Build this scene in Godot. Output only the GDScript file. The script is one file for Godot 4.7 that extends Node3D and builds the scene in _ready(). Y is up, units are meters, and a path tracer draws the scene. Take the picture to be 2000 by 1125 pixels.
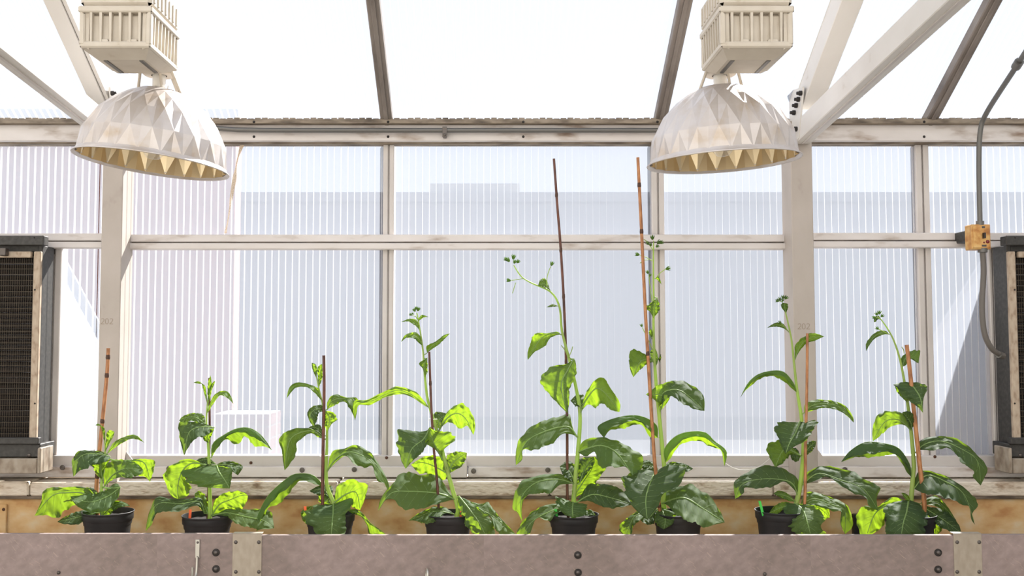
extends Node3D
# A greenhouse: eight potted plants on a bench before a glazed wall, two grow lamps above.

const F := 1900.0          # focal length in pixels of a 2000 x 1125 frame
const CX := 945.0          # where the lens axis meets the frame
const CY := 562.5
const EYE := 1.66
const PITCH := 0.0567
const WALL := 4.30         # distance of the front wall's frames
const ROOF_SLOPE := 0.608
const BACK := 1.8           # the building wall that the lean-to roof runs up to
const SUN_AZ := 30.0
const SUN_EL := 41.0

var M := {}
var origin := {}
var taken := {}
var rng := RandomNumberGenerator.new()
var wob := FastNoiseLite.new()


# ---------------------------------------------------------------- geometry
class MB:
	var v := PackedVector3Array()
	var n := PackedVector3Array()
	var u := PackedVector2Array()
	var ix := PackedInt32Array()

	func tri(a: Vector3, b: Vector3, c: Vector3) -> void:
		var nn := (c - a).cross(b - a).normalized()
		var k := v.size()
		v.append(a); v.append(b); v.append(c)
		for i in 3:
			n.append(nn)
			u.append(Vector2.ZERO)
			ix.append(k + i)

	func quad(a: Vector3, b: Vector3, c: Vector3, d: Vector3, out: Vector3) -> void:
		var nn := (c - a).cross(b - a)
		if nn.length_squared() < 1e-16:
			nn = (d - a).cross(c - a)
		if nn.dot(out) < 0.0:
			var t := b
			b = d
			d = t
			nn = -nn
		nn = nn.normalized()
		var k := v.size()
		for p: Vector3 in [a, b, c, d]:
			v.append(p)
			n.append(nn)
			u.append(Vector2.ZERO)
		for i: int in [0, 1, 2, 0, 2, 3]:
			ix.append(k + i)

	# a box from lo to hi with chamfered edges, placed by t
	func box(lo: Vector3, hi: Vector3, bevel := 0.002, t := Transform3D()) -> void:
		var c := (lo + hi) * 0.5
		var h := (hi - lo).abs() * 0.5
		var b := minf(bevel, minf(h.x, minf(h.y, h.z)) * 0.45)
		for axis in 3:
			var a1 := (axis + 1) % 3
			var a2 := (axis + 2) % 3
			for s: float in [-1.0, 1.0]:
				var q := []
				for e: Array in [[-1, -1], [1, -1], [1, 1], [-1, 1]]:
					var p := Vector3()
					p[axis] = s * h[axis]
					p[a1] = e[0] * (h[a1] - b)
					p[a2] = e[1] * (h[a2] - b)
					q.append(t * (c + p))
				var o := Vector3()
				o[axis] = s
				quad(q[0], q[1], q[2], q[3], t.basis * o)
				# chamfers on the edges shared with axis a1
				for s2: float in [-1.0, 1.0]:
					var w := []
					for e: float in [-1.0, 1.0]:
						var p := Vector3()
						p[axis] = s * h[axis]
						p[a1] = s2 * (h[a1] - b)
						p[a2] = e * (h[a2] - b)
						w.append(t * (c + p))
					for e: float in [1.0, -1.0]:
						var p := Vector3()
						p[axis] = s * (h[axis] - b)
						p[a1] = s2 * h[a1]
						p[a2] = e * (h[a2] - b)
						w.append(t * (c + p))
					var o2 := Vector3()
					o2[axis] = s
					o2[a1] = s2
					quad(w[0], w[1], w[2], w[3], t.basis * o2)

	# a plain box of 12 triangles
	func slab(lo: Vector3, hi: Vector3, t := Transform3D()) -> void:
		var c := (lo + hi) * 0.5
		var h := (hi - lo).abs() * 0.5
		for axis in 3:
			var a1 := (axis + 1) % 3
			var a2 := (axis + 2) % 3
			for s: float in [-1.0, 1.0]:
				var q := []
				for e: Array in [[-1, -1], [1, -1], [1, 1], [-1, 1]]:
					var p := Vector3()
					p[axis] = s * h[axis]
					p[a1] = e[0] * h[a1]
					p[a2] = e[1] * h[a2]
					q.append(t * (c + p))
				var o := Vector3()
				o[axis] = s
				quad(q[0], q[1], q[2], q[3], t.basis * o)

	# eight corners: four of one end and four of the other, in the same order
	func hexa(p: Array) -> void:
		var c := Vector3()
		for q: Vector3 in p:
			c += q / 8.0
		for f: Array in [[0, 1, 2, 3], [4, 5, 6, 7], [0, 1, 5, 4], [1, 2, 6, 5], [2, 3, 7, 6], [3, 0, 4, 7]]:
			var m: Vector3 = (p[f[0]] + p[f[1]] + p[f[2]] + p[f[3]]) * 0.25
			quad(p[f[0]], p[f[1]], p[f[2]], p[f[3]], m - c)

	# rows x columns of points, smooth
	func grid(p: PackedVector3Array, rows: int, cols: int, wrap := false, uv := PackedVector2Array()) -> void:
		var k := v.size()
		var nn := PackedVector3Array()
		nn.resize(p.size())
		var last := cols if wrap else cols - 1
		for i in rows - 1:
			for j in last:
				var j2 := (j + 1) % cols
				var a := i * cols + j
				var b := i * cols + j2
				var c := (i + 1) * cols + j2
				var d := (i + 1) * cols + j
				var f := (p[c] - p[a]).cross(p[b] - p[a]) + (p[d] - p[a]).cross(p[c] - p[a])
				for q: int in [a, b, c, d]:
					nn[q] += f
				for q: int in [a, b, c, a, c, d]:
					ix.append(k + q)
		for i in p.size():
			v.append(p[i])
			n.append(nn[i].normalized() if nn[i].length_squared() > 1e-20 else Vector3.UP)
			u.append(uv[i] if uv.size() else Vector2.ZERO)

	# a tube along points with a radius each
	func tube(p: PackedVector3Array, r: PackedFloat32Array, sides := 8, caps := true) -> void:
		var pts := PackedVector3Array()
		var ref := Vector3.ZERO
		for i in p.size():
			var d := (p[mini(i + 1, p.size() - 1)] - p[maxi(i - 1, 0)]).normalized()
			if i == 0:
				ref = d.cross(Vector3.UP if absf(d.y) < 0.9 else Vector3.RIGHT).normalized()
			else:
				ref = (ref - d * ref.dot(d)).normalized()
			var o := d.cross(ref)
			for j in sides:
				var a := TAU * j / sides
				pts.append(p[i] + (ref * cos(a) + o * sin(a)) * r[mini(i, r.size() - 1)])
		grid(pts, p.size(), sides, true)
		if caps:
			for e: int in [0, p.size() - 1]:
				for j in sides:
					tri(p[e], pts[e * sides + j], pts[e * sides + (j + 1) % sides])

	func rod(a: Vector3, b: Vector3, r: float, sides := 8) -> void:
		tube(PackedVector3Array([a, b]), PackedFloat32Array([r, r]), sides)

	# a profile of (radius, height) turned about the upright axis of t
	func lathe(prof: Array, t := Transform3D(), sides := 24) -> void:
		var pts := PackedVector3Array()
		for q: Vector2 in prof:
			for j in sides:
				var a := TAU * j / sides
				pts.append(t * Vector3(cos(a) * q.x, q.y, sin(a) * q.x))
		grid(pts, prof.size(), sides, true)

	func mesh(off := Vector3.ZERO) -> ArrayMesh:
		var w := v.duplicate()
		if off != Vector3.ZERO:
			for i in w.size():
				w[i] -= off
		var a := []
		a.resize(Mesh.ARRAY_MAX)
		a[Mesh.ARRAY_VERTEX] = w
		a[Mesh.ARRAY_NORMAL] = n
		a[Mesh.ARRAY_TEX_UV] = u
		a[Mesh.ARRAY_INDEX] = ix
		var m := ArrayMesh.new()
		m.add_surface_from_arrays(Mesh.PRIMITIVE_TRIANGLES, a)
		return m


# pixel of the frame, at distance d in front of the lens along the level view direction
func P(x: float, y: float, d: float) -> Vector3:
	var a := (x - CX) / F
	var b := (CY - y) / F
	var s := d / (cos(PITCH) - b * sin(PITCH))
	return Vector3(a * s, EYE + (b * cos(PITCH) + sin(PITCH)) * s, -d)


func smooth_line(p: PackedVector3Array, count: int) -> PackedVector3Array:
	# a rounded line through p, count + 1 points at even distances
	var c := PackedVector3Array()
	var sub := 10
	for i in p.size() - 1:
		var p0 := p[maxi(i - 1, 0)]
		var p3 := p[mini(i + 2, p.size() - 1)]
		for k in sub:
			var t := float(k) / sub
			var t2 := t * t
			var t3 := t2 * t
			c.append(0.5 * ((2.0 * p[i]) + (p[i + 1] - p0) * t + (2.0 * p0 - 5.0 * p[i] + 4.0 * p[i + 1] - p3) * t2 + (3.0 * p[i] - p0 - 3.0 * p[i + 1] + p3) * t3))
	c.append(p[p.size() - 1])
	var at := PackedFloat32Array([0.0])
	for i in range(1, c.size()):
		at.append(at[i - 1] + c[i].distance_to(c[i - 1]))
	var out := PackedVector3Array()
	var j := 0
	for k in count + 1:
		var want := at[at.size() - 1] * k / count
		while j < c.size() - 2 and at[j + 1] < want:
			j += 1
		var step := at[j + 1] - at[j]
		out.append(c[j].lerp(c[j + 1], clampf((want - at[j]) / step, 0.0, 1.0) if step > 1e-9 else 0.0))
	return out


# ---------------------------------------------------------------- objects
func numbered(called: String) -> String:
	if not taken.has(called):
		taken[called] = 0
		return called
	taken[called] += 1
	return "%s_%03d" % [called, taken[called]]


func tag(o: Node3D, label: String, category: String, group := "", kind := "") -> void:
	o.set_meta("label", label)
	o.set_meta("category", category)
	if group:
		o.set_meta("group", group)
	if kind:
		o.set_meta("kind", kind)


func thing(called: String, label: String, category: String, at := Vector3.ZERO, group := "", kind := "") -> Node3D:
	var o := Node3D.new()
	o.name = numbered(called)
	add_child(o)
	o.position = at
	origin[o] = at
	tag(o, label, category, group, kind)
	return o


func part(parent: Node3D, called: String, mb: MB, m: Material) -> MeshInstance3D:
	var o := MeshInstance3D.new()
	o.name = called
	o.mesh = mb.mesh(origin[parent])
	o.material_override = null
	o.mesh.surface_set_material(0, m)
	parent.add_child(o, true)
	origin[o] = origin[parent]
	return o


func single(called: String, mb: MB, m: Material, label: String, category: String, at := Vector3.ZERO, kind := "", group := "") -> MeshInstance3D:
	var o := MeshInstance3D.new()
	o.name = numbered(called)
	o.mesh = mb.mesh(at)
	o.mesh.surface_set_material(0, m)
	add_child(o)
	o.position = at
	origin[o] = at
	tag(o, label, category, group, kind)
	return o


# ---------------------------------------------------------------- materials
func ramp(stops: Array) -> Gradient:
	var g := Gradient.new()
	var o := PackedFloat32Array()
	var c := PackedColorArray()
	for s: Array in stops:
		o.append(s[0])
		c.append(s[1])
	g.offsets = o
	g.colors = c
	return g


func noise_texture(freq: float, stops: Array, sd: int, octaves := 5, size := 512, kind := FastNoiseLite.TYPE_SIMPLEX_SMOOTH) -> NoiseTexture2D:
	var f := FastNoiseLite.new()
	f.noise_type = kind
	f.seed = sd
	f.frequency = freq
	f.fractal_octaves = octaves
	var t := NoiseTexture2D.new()
	t.noise = f
	t.width = size
	t.height = size
	t.seamless = true
	t.color_ramp = ramp(stops)
	return t


func c8(r: int, g: int, b: int) -> Color:
	return Color(r / 255.0, g / 255.0, b / 255.0)


func mat(c: Color, rough := 0.6, metal := 0.0) -> StandardMaterial3D:
	var m := StandardMaterial3D.new()
	m.albedo_color = c
	m.roughness = rough
	m.metallic = metal
	m.cull_mode = BaseMaterial3D.CULL_DISABLED
	return m


func worn(tex: Texture2D, scale: Vector3, rough := 0.6, metal := 0.0, bump: Texture2D = null, relief := 0.05) -> StandardMaterial3D:
	var m := mat(Color.WHITE, rough, metal)
	m.albedo_texture = tex
	m.uv1_triplanar = true
	m.uv1_world_triplanar = true
	m.uv1_scale = scale
	if bump:
		m.heightmap_enabled = true
		m.heightmap_texture = bump
		m.heightmap_scale = relief
	return m


func fibre_board() -> ImageTexture:
	# pressed fibre board: mauve brown, mottled, with short pale slanting fibres
	var size := 1024
	var im := Image.create(size, size, false, Image.FORMAT_RGB8)
	var f := FastNoiseLite.new()
	f.seed = 41
	f.frequency = 0.02
	f.fractal_octaves = 5
	for y in size:
		for x in size:
			var a := f.get_noise_2d(x * 1.3 + y * 0.5, y * 1.6)
			var b := f.get_noise_2d(x * 0.12 + 4000.0, y * 0.12)
			var v := 1.0 + a * 0.10 + b * 0.12
			im.set_pixel(x, y, Color(0.535 * v, 0.472 * v, 0.45 * v + b * 0.01))
	var g := RandomNumberGenerator.new()
	g.seed = 42
	for k in 1500:
		var p := Vector2(g.randf() * size, g.randf() * size)
		var d := Vector2(1.0, 0.85 + g.randf_range(-0.5, 0.5)).normalized()
		var n := g.randi_range(5, 20)
		var up := g.randf_range(0.12, 0.42)
		for i in n:
			var q := p + d * i
			var x := posmod(int(q.x), size)
			var y := posmod(int(q.y), size)
			im.set_pixel(x, y, im.get_pixel(x, y).lerp(Color(0.80, 0.70, 0.62), up))
			if k % 3 == 0:
				im.set_pixel(x, (y + 1) % size, im.get_pixel(x, (y + 1) % size).lerp(Color(0.80, 0.70, 0.62), up * 0.6))
	return ImageTexture.create_from_image(im)


func materials() -> void:
	var grain := noise_texture(0.02, [[0.0, Color.BLACK], [1.0, Color.WHITE]], 5)
	# pale weathered aluminium with brown grime here and there
	M.alu = worn(noise_texture(0.012, [[0.0, c8(130, 110, 95)], [0.2, c8(178, 167, 159)], [0.4, c8(204, 197, 193)], [1.0, c8(212, 206, 203)]], 11), Vector3(0.5, 1.6, 1.0), 0.5, 0.0, grain, 0.01)
	M.alu_plain = worn(noise_texture(0.01, [[0.0, c8(184, 177, 172)], [1.0, c8(204, 198, 194)]], 12), Vector3(0.5, 0.5, 0.5), 0.5)
	M.alu_grimy = worn(noise_texture(0.02, [[0.0, c8(66, 56, 46)], [0.35, c8(104, 92, 78)], [0.6, c8(134, 121, 105)], [1.0, c8(150, 138, 122)]], 13), Vector3(0.6, 2.0, 2.0), 0.65)
	M.post = worn(noise_texture(0.012, [[0.0, c8(150, 138, 129)], [0.2, c8(170, 160, 151)], [1.0, c8(180, 170, 162)]], 14), Vector3(0.8, 0.5, 0.8), 0.55)
	M.white_steel = worn(noise_texture(0.012, [[0.0, c8(176, 164, 151)], [0.2, c8(204, 199, 193)], [1.0, c8(212, 208, 203)]], 15), Vector3(0.8, 0.8, 0.5), 0.45)
	M.bar = worn(noise_texture(0.014, [[0.0, c8(88, 80, 75)], [0.4, c8(118, 109, 102)], [1.0, c8(138, 130, 123)]], 16), Vector3(1.5, 0.6, 0.6), 0.6)
	M.galv = worn(noise_texture(0.04, [[0.0, c8(42, 40, 37)], [0.5, c8(54, 52, 49)], [1.0, c8(68, 65, 61)]], 17, 4), Vector3(2.0, 2.0, 2.0), 0.55)
	M.pan = worn(noise_texture(0.02, [[0.0, c8(112, 96, 80)], [0.5, c8(150, 138, 122)], [1.0, c8(168, 158, 144)]], 18), Vector3(1.5, 1.0, 1.5), 0.6)
	M.filter_frame = worn(noise_texture(0.03, [[0.0, c8(130, 108, 88)], [0.4, c8(170, 152, 132)], [1.0, c8(186, 170, 150)]], 19), Vector3(2.0, 1.0, 2.0), 0.7)
	M.stone = worn(noise_texture(0.02, [[0.0, c8(112, 90, 72)], [0.2, c8(168, 148, 126)], [0.36, c8(208, 195, 177)], [1.0, c8(220, 210, 194)]], 20, 6), Vector3(0.7, 1.6, 1.6), 0.9, 0.0, noise_texture(0.06, [[0.0, Color.BLACK], [1.0, Color.WHITE]], 21, 4), 0.5)
	M.apron = worn(noise_texture(0.010, [[0.0, c8(176, 126, 76)], [0.35, c8(202, 162, 110)], [0.65, c8(214, 182, 134)], [1.0, c8(218, 202, 170)]], 22, 6), Vector3(1.0, 1.6, 1.6), 0.85, 0.0, grain, 0.05)
	M.board = worn(fibre_board(), Vector3(0.85, 0.85, 0.85), 0.75, 0.0, noise_texture(0.05, [[0.0, Color.BLACK], [1.0, Color.WHITE]], 24, 5), 0.08)
	M.plate = worn(noise_texture(0.02, [[0.0, c8(150, 138, 122)], [1.0, c8(170, 158, 142)]], 25), Vector3(3.0, 1.5, 3.0), 0.5, 0.2)
	M.bolt = mat(c8(92, 86, 82), 0.38, 0.7)
	M.rusty = mat(c8(84, 56, 40), 0.7, 0.3)
	M.dark_bolt = mat(c8(44, 40, 38), 0.5, 0.5)
	M.zinc = mat(c8(190, 186, 176), 0.35, 0.7)
	M.conduit = mat(c8(104, 102, 98), 0.45, 0.5)
	M.hose = mat(c8(96, 90, 84), 0.5, 0.0)
	M.box_yellow = worn(noise_texture(0.02, [[0.0, c8(140, 84, 36)], [0.3, c8(182, 128, 66)], [0.6, c8(204, 160, 96)], [1.0, c8(212, 180, 124)]], 26), Vector3(1.6, 1.6, 1.6), 0.5)
	M.black = mat(c8(30, 29, 30), 0.5)
	M.red = mat(c8(110, 24, 26), 0.35)
	M.label_grey = mat(c8(70, 68, 66), 0.5)
	M.wire = mat(c8(84, 74, 60), 0.6, 0.3)
	M.pad = worn(noise_texture(0.03, [[0.0, c8(12, 8, 6)], [0.5, c8(24, 17, 12)], [1.0, c8(44, 30, 21)]], 27), Vector3(1.0, 8.0, 1.0), 0.9)
	M.hood = mat(c8(150, 154, 162), 0.5)
	# lamps
	M.ballast = worn(noise_texture(0.02, [[0.0, c8(170, 156, 137)], [0.2, c8(190, 180, 165)], [1.0, c8(200, 191, 177)]], 28), Vector3(1.0, 1.0, 1.0), 0.6)
	M.dome = worn(noise_texture(0.014, [[0.0, c8(166, 130, 95)], [0.14, c8(184, 168, 151)], [0.4, c8(196, 188, 183)], [1.0, c8(206, 200, 197)]], 29), Vector3(1.2, 1.2, 1.2), 0.42, 0.45)
	M.mirror = mat(c8(214, 196, 162), 0.28, 0.8)
	M.glass = mat(Color(1, 1, 1, 0.12), 0.05)
	M.glass.transparency = BaseMaterial3D.TRANSPARENCY_ALPHA
	M.porcelain = mat(c8(226, 222, 214), 0.3)
	# glazing: weathered twin-wall acrylic that lets light through and scatters some of it
	M.acrylic = mat(Color(0.87, 0.915, 0.985, 0.28), 0.5)
	M.acrylic.transparency = BaseMaterial3D.TRANSPARENCY_ALPHA
	M.acrylic.backlight_enabled = true
	M.acrylic.backlight = Color(0.905, 0.94, 1.0)
	M.rib = mat(Color(0.98, 0.985, 0.99, 0.48), 0.45)
	M.rib.transparency = BaseMaterial3D.TRANSPARENCY_ALPHA
	M.rib.backlight_enabled = true
	M.rib.backlight = Color(1, 1, 1)
	# plants
	for k: Array in [["leaf_young", Color(0.30, 0.39, 0.22), Color(0.585, 0.715, 0.12)], ["leaf", Color(0.25, 0.325, 0.205), Color(0.51, 0.63, 0.11)], ["leaf_old", Color(0.21, 0.275, 0.19), Color(0.42, 0.52, 0.10)]]:
		var m := mat(k[1], 0.72)
		m.metallic_specular = 0.28
		m.backlight_enabled = true
		m.backlight = k[2]
		M[k[0]] = m
	M.vein = mat(Color(0.50, 0.60, 0.35), 0.5)
	M.vein.backlight_enabled = true
	M.vein.backlight = Color(0.6, 0.7, 0.3)
	M.stem = mat(Color(0.60, 0.67, 0.36), 0.5)
	M.stem.backlight_enabled = true
	M.stem.backlight = Color(0.62, 0.74, 0.25)
	M.pot = mat(c8(24, 24, 25), 0.55)
	M.soil = worn(noise_texture(0.05, [[0.0, c8(16, 12, 10)], [1.0, c8(44, 34, 27)]], 30), Vector3(8, 8, 8), 0.95)
	M.cane_tan = worn(noise_texture(0.02, [[0.0, c8(104, 62, 34)], [0.5, c8(168, 112, 70)], [1.0, c8(196, 142, 94)]], 31), Vector3(6, 1.5, 6), 0.5)
	M.cane_dark = worn(noise_texture(0.02, [[0.0, c8(52, 28, 20)], [0.5, c8(92, 52, 38)], [1.0, c8(120, 72, 52)]], 32), Vector3(6, 1.5, 6), 0.5)
	M.cane_node = mat(c8(70, 42, 26), 0.6)
	M.orange = mat(c8(232, 98, 48), 0.5)
	M.green_tag = mat(c8(60, 190, 70), 0.5)
	M.twist = mat(c8(230, 230, 222), 0.5)
	# beyond the glazing and behind the camera
	M.concrete = worn(noise_texture(0.02, [[0.0, c8(84, 86, 82)], [1.0, c8(110, 112, 108)]], 33), Vector3(0.5, 0.5, 0.5), 0.9)
	M.ground = mat(c8(62, 62, 62), 1.0)
	M.ground.specular_mode = BaseMaterial3D.SPECULAR_DISABLED
	M.pencil = mat(c8(146, 134, 120), 0.8)
	M.paint = mat(c8(205, 203, 198), 0.8)
	M.floor = worn(noise_texture(0.02, [[0.0, c8(110, 106, 100)], [1.0, c8(150, 146, 140)]], 38), Vector3(0.5, 0.5, 0.5), 0.9)
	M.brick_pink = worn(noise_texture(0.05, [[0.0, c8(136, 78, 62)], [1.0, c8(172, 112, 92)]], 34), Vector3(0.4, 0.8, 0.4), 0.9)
	M.block_grey = mat(c8(148, 146, 143), 0.9)
	M.brick_dark = worn(noise_texture(0.04, [[0.0, c8(66, 34, 25)], [1.0, c8(104, 60, 45)]], 35), Vector3(1.5, 4.0, 1.5), 0.9)
	M.tape = worn(noise_texture(0.03, [[0.0, c8(150, 118, 92)], [0.5, c8(206, 190, 170)], [1.0, c8(226, 216, 200)]], 37), Vector3(10, 10, 10), 0.7)


# ---------------------------------------------------------------- the shell
func wall_box(mb: MB, x0: float, x1: float, y0: float, y1: float, d: float, thick: float, ref := -1.0, bevel := 0.003) -> void:
	# a box whose front face, at distance d, covers these pixels
	if ref < 0.0:
		ref = (y0 + y1) * 0.5
	var a := P(x0, ref, d).x
	var b := P(x1, ref, d).x
	mb.box(Vector3(a, P(0, y1, d).y, -d - thick), Vector3(b, P(0, y0, d).y, -d), bevel)


func bolt_head(mb: MB, p: Vector3, r: float, out := Vector3(0, 0, 1), tall := 0.6) -> void:
	var o := out.normalized()
	var q := Quaternion(Vector3.UP, o) if absf(o.dot(Vector3.UP)) < 0.999 else Quaternion()
	var prof := []
	for k in 6:
		var a := PI * 0.5 * k / 5.0
		prof.append(Vector2(cos(a) * r, sin(a) * r * tall))
	mb.lathe(prof, Transform3D(Basis(q), p), 12)


func washer(mb: MB, p: Vector3, r: float, out := Vector3(0, 0, 1)) -> void:
	var o := out.normalized()
	var q := Quaternion(Vector3.UP, o) if absf(o.dot(Vector3.UP)) < 0.999 else Quaternion()
	mb.lathe([Vector2(r, 0), Vector2(r, 0.003), Vector2(r * 0.9, 0.004), Vector2(0.0005, 0.004)], Transform3D(Basis(q), p), 14)


const PITCH_RIB := 0.0305


func glazing(parent: Node3D, called: String, x0: float, x1: float, y0: float, y1: float, z: float) -> void:
	# one upright twin-wall sheet: the weather skin and the webs on its inner side
	var s := MB.new()
	s.quad(Vector3(x0, y0, z), Vector3(x1, y0, z), Vector3(x1, y1, z), Vector3(x0, y1, z), Vector3(0, 0, 1))
	var k0 := ceili(x0 / PITCH_RIB)
	var k1 := floori(x1 / PITCH_RIB)
	var r := MB.new()
	for k in range(k0, k1 + 1):
		var x := k * PITCH_RIB
		r.quad(Vector3(x - 0.0012, y0, z + 0.016), Vector3(x - 0.0012, y1, z + 0.016), Vector3(x + 0.0012, y1, z + 0.0005), Vector3(x + 0.0012, y0, z + 0.0005), Vector3(1, 0, 0))
	part(parent, called, s, M.acrylic)
	var w := part(parent, "webs", r, M.rib)
	w.set_meta("kind", "stuff")


func shell() -> void:
	# floor, back wall and end walls of the greenhouse
	var mb := MB.new()
	mb.box(Vector3(-5.2, -0.12, -4.5), Vector3(5.2, 0.0, BACK + 0.2), 0.0)
	single("floor", mb, M.floor, "grey concrete greenhouse floor under the bench", "floor", Vector3.ZERO, "structure")
	mb = MB.new()
	mb.box(Vector3(-5.2, 0, BACK), Vector3(5.2, roof_y(BACK) + 0.1, BACK + 0.2), 0.01)
	single("wall_back", mb, M.paint, "painted building wall at the back of the lean-to greenhouse", "wall", Vector3(0, 0, BACK), "structure")
	for s: int in [-1, 1]:
		mb = MB.new()
		var q := []
		for x: float in [5.1 * s, 5.2 * s]:
			q += [Vector3(x, 0, -4.5), Vector3(x, 0, BACK), Vector3(x, roof_y(BACK), BACK), Vector3(x, roof_y(-4.5), -4.5)]
		mb.hexa(q)
		single("wall_left" if s < 0 else "wall_right", mb, M.paint, "painted gable wall closing the %s end of the greenhouse" % ("left" if s < 0 else "right"), "wall", Vector3(5.15 * s, 0, 0), "structure")
	front_wall()
	roof()


func roof_y(z: float) -> float:
	return P(0, 231, WALL).y + (z + 4.28) * ROOF_SLOPE


func front_wall() -> void:
	var w := thing("wall_front", "stained ochre apron wall below the stone window ledge", "wall", Vector3(0, 0, -4.25), "", "structure")
	var ledge := EYE - 0.588
	var mb := MB.new()
	mb.box(Vector3(-5.1, 0, -4.5), Vector3(5.1, ledge - 0.061, -4.205), 0.004)
	part(w, "apron", mb, M.apron)
	mb = MB.new()
	wall_box(mb, -120, 11, 985, 1100, 4.19, 0.012)
	var ap := part(w, "access_panel", mb, M.apron)
	mb = MB.new()
	bolt_head(mb, P(7, 995, 4.19), 0.007)
	part(ap, "screw", mb, M.rusty)
	# ledge of stone blocks
	var sill := thing("trim_1", "weathered pale stone window ledge running below the glazing", "window ledge", Vector3(0, ledge, -4.25), "", "structure")
	var joints := [-5.1, -3.1, -1.93, -1.60, -0.62, 0.28, 1.23, 1.86, 2.33, 3.4, 5.1]
	for i in joints.size() - 1:
		mb = MB.new()
		var dy: float = [0.0, 0.002, -0.003, 0.001, 0.0, 0.002, -0.001, 0.0, 0.003, 0.0][i]
		var dz: float = [0.0, 0.004, 0.0, 0.003, 0.0, 0.0, 0.003, 0.0, 0.002, 0.0][i]
		mb.box(Vector3(joints[i] + 0.002, ledge - 0.06, -4.42), Vector3(joints[i + 1] - 0.002, ledge + dy, -4.17 + dz), 0.006)
		part(sill, "stone_block", mb, M.stone)
	mb = MB.new()
	mb.box(Vector3(-5.1, ledge - 0.075, -4.42), Vector3(5.1, ledge - 0.058, -4.186), 0.003)
	part(sill, "bed_joint", mb, M.alu_grimy)
	# bottom rail
	var rail := thing("trim_2", "pale aluminium bottom rail with bolts along the foot of the glazing", "rail", P(945, 932, 4.29), "", "structure")
	mb = MB.new()
	wall_box(mb, -1300, 3200, 890, 911.5, 4.285, 0.06)
	part(rail, "upper_band", mb, M.alu_plain)
	mb = MB.new()
	wall_box(mb, -1300, 912, 911.5, 932.5, 4.265, 0.08)
	part(rail, "lower_band", mb, M.alu)
	mb = MB.new()
	wall_box(mb, 914, 3200, 911.5, 932.5, 4.268, 0.08)
	part(rail, "lower_band", mb, M.alu)
	mb = MB.new()
	wall_box(mb, 872, 912, 884, 933, 4.255, 0.02, 908, 0.002)
	part(rail, "splice_plate", mb, M.alu_plain)
	for b: Array in [[98, 888, 0], [122, 913, 1], [692, 917, 1], [755, 894, 0], [925, 920, 1], [891, 918, 1], [1070, 918, 1], [1826, 892, 0], [490, 904, 0], [590, 918, 1], [1650, 917, 1], [330, 915, 1], [1500, 917, 1], [1955, 914, 1]]:
		mb = MB.new()
		var q := P(b[0], b[1], 4.262 if b[2] else 4.284)
		if b[2]:
			washer(mb, q, 0.011)
		bolt_head(mb, q, 0.007)
		part(rail, "bolt", mb, M.rusty if b[2] == 0 else M.bolt)
	# small corner brackets at the feet of the posts
	for k: Array in [[1597, 1], [184, -1], [243, 1], [1546, -1]]:
		mb = MB.new()
		var a := P(k[0], 878, 4.27)
		var b := P(k[0], 911, 4.27)
		var c := P(k[0] + 26.0 * k[1], 911, 4.27)
		var off := Vector3(0, 0, -0.006)
		mb.tri(a, b, c)
		mb.tri(a + off, b + off, c + off)
		mb.quad(a, c, c + off, a + off, Vector3(k[1], 1, 0))
		part(rail, "corner_bracket", mb, M.alu_plain)
	# transom between upper and lower panes, in three lengths
	var tr := thing("trim_3", "grimy aluminium transom between upper and lower rows of panes", "rail", P(945, 486, 4.28), "", "structure")
	for s: Array in [[-1300, 201, 455.5], [236, 1550, 458], [1585, 3200, 454.5]]:
		mb = MB.new()
		wall_box(mb, s[0], s[1], s[2], s[2] + 14.5, 4.275, 0.05)
		part(tr, "upper_band", mb, M.alu)
		mb = MB.new()
		wall_box(mb, s[0], s[1], s[2] + 16.5, s[2] + 28.5, 4.262, 0.06)
		part(tr, "lower_band", mb, M.alu)
		mb = MB.new()
		wall_box(mb, s[0], s[1], s[2] + 14, s[2] + 17, 4.29, 0.04)
		part(tr, "groove_strip", mb, M.alu_grimy)
	# eave beam
	var ev := thing("trim_4", "grimy stepped aluminium eave beam where the roof meets the wall", "beam", P(945, 281, 4.28), "", "structure")
	mb = MB.new()
	wall_box(mb, -1300, 3200, 232, 241.5, 4.215, 0.125)
	part(ev, "gutter_lip", mb, M.alu_grimy)
	mb = MB.new()
	wall_box(mb, -1300, 3200, 242, 275, 4.245, 0.09)
	part(ev, "fascia", mb, M.alu)
	mb = MB.new()
	wall_box(mb, -1300, 3200, 275, 281, 4.275, 0.06)
	part(ev, "drip_edge", mb, M.alu_grimy)
	for x: float in [496, 758, 1022, 1284, 1805]:
		mb = MB.new()
		bolt_head(mb, P(x, 267, 4.245), 0.006)
		bolt_head(mb, P(x, 238, 4.215), 0.006)
		part(ev, "screw", mb, M.dark_bolt)
	# mullions: a bar with two lips and a sunk middle
	var n := 5
	for b: Array in [[747.5, 769, 275, 892, "between the two wide middle panes", 460], [1274, 1298, 275, 892, "beside the tallest tan bamboo stake", 460], [1792.5, 1818, 275, 892, "by the narrow pane next to the switch box", 460], [86, 115, 481, 892, "beside the left vent housing", 690], [1937, 1951, 481, 892, "beside the right vent housing", 690]]:
		var bar := thing("trim_%d" % n, "pale aluminium glazing bar " + b[4], "glazing bar", P((b[0] + b[1]) * 0.5, b[3], 4.3), "", "structure")
		n += 1
		var wd: float = b[1] - b[0]
		mb = MB.new()
		wall_box(mb, b[0], b[1], b[2], b[3], 4.315, 0.05, b[5])
		part(bar, "base_strip", mb, M.alu_plain)
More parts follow.
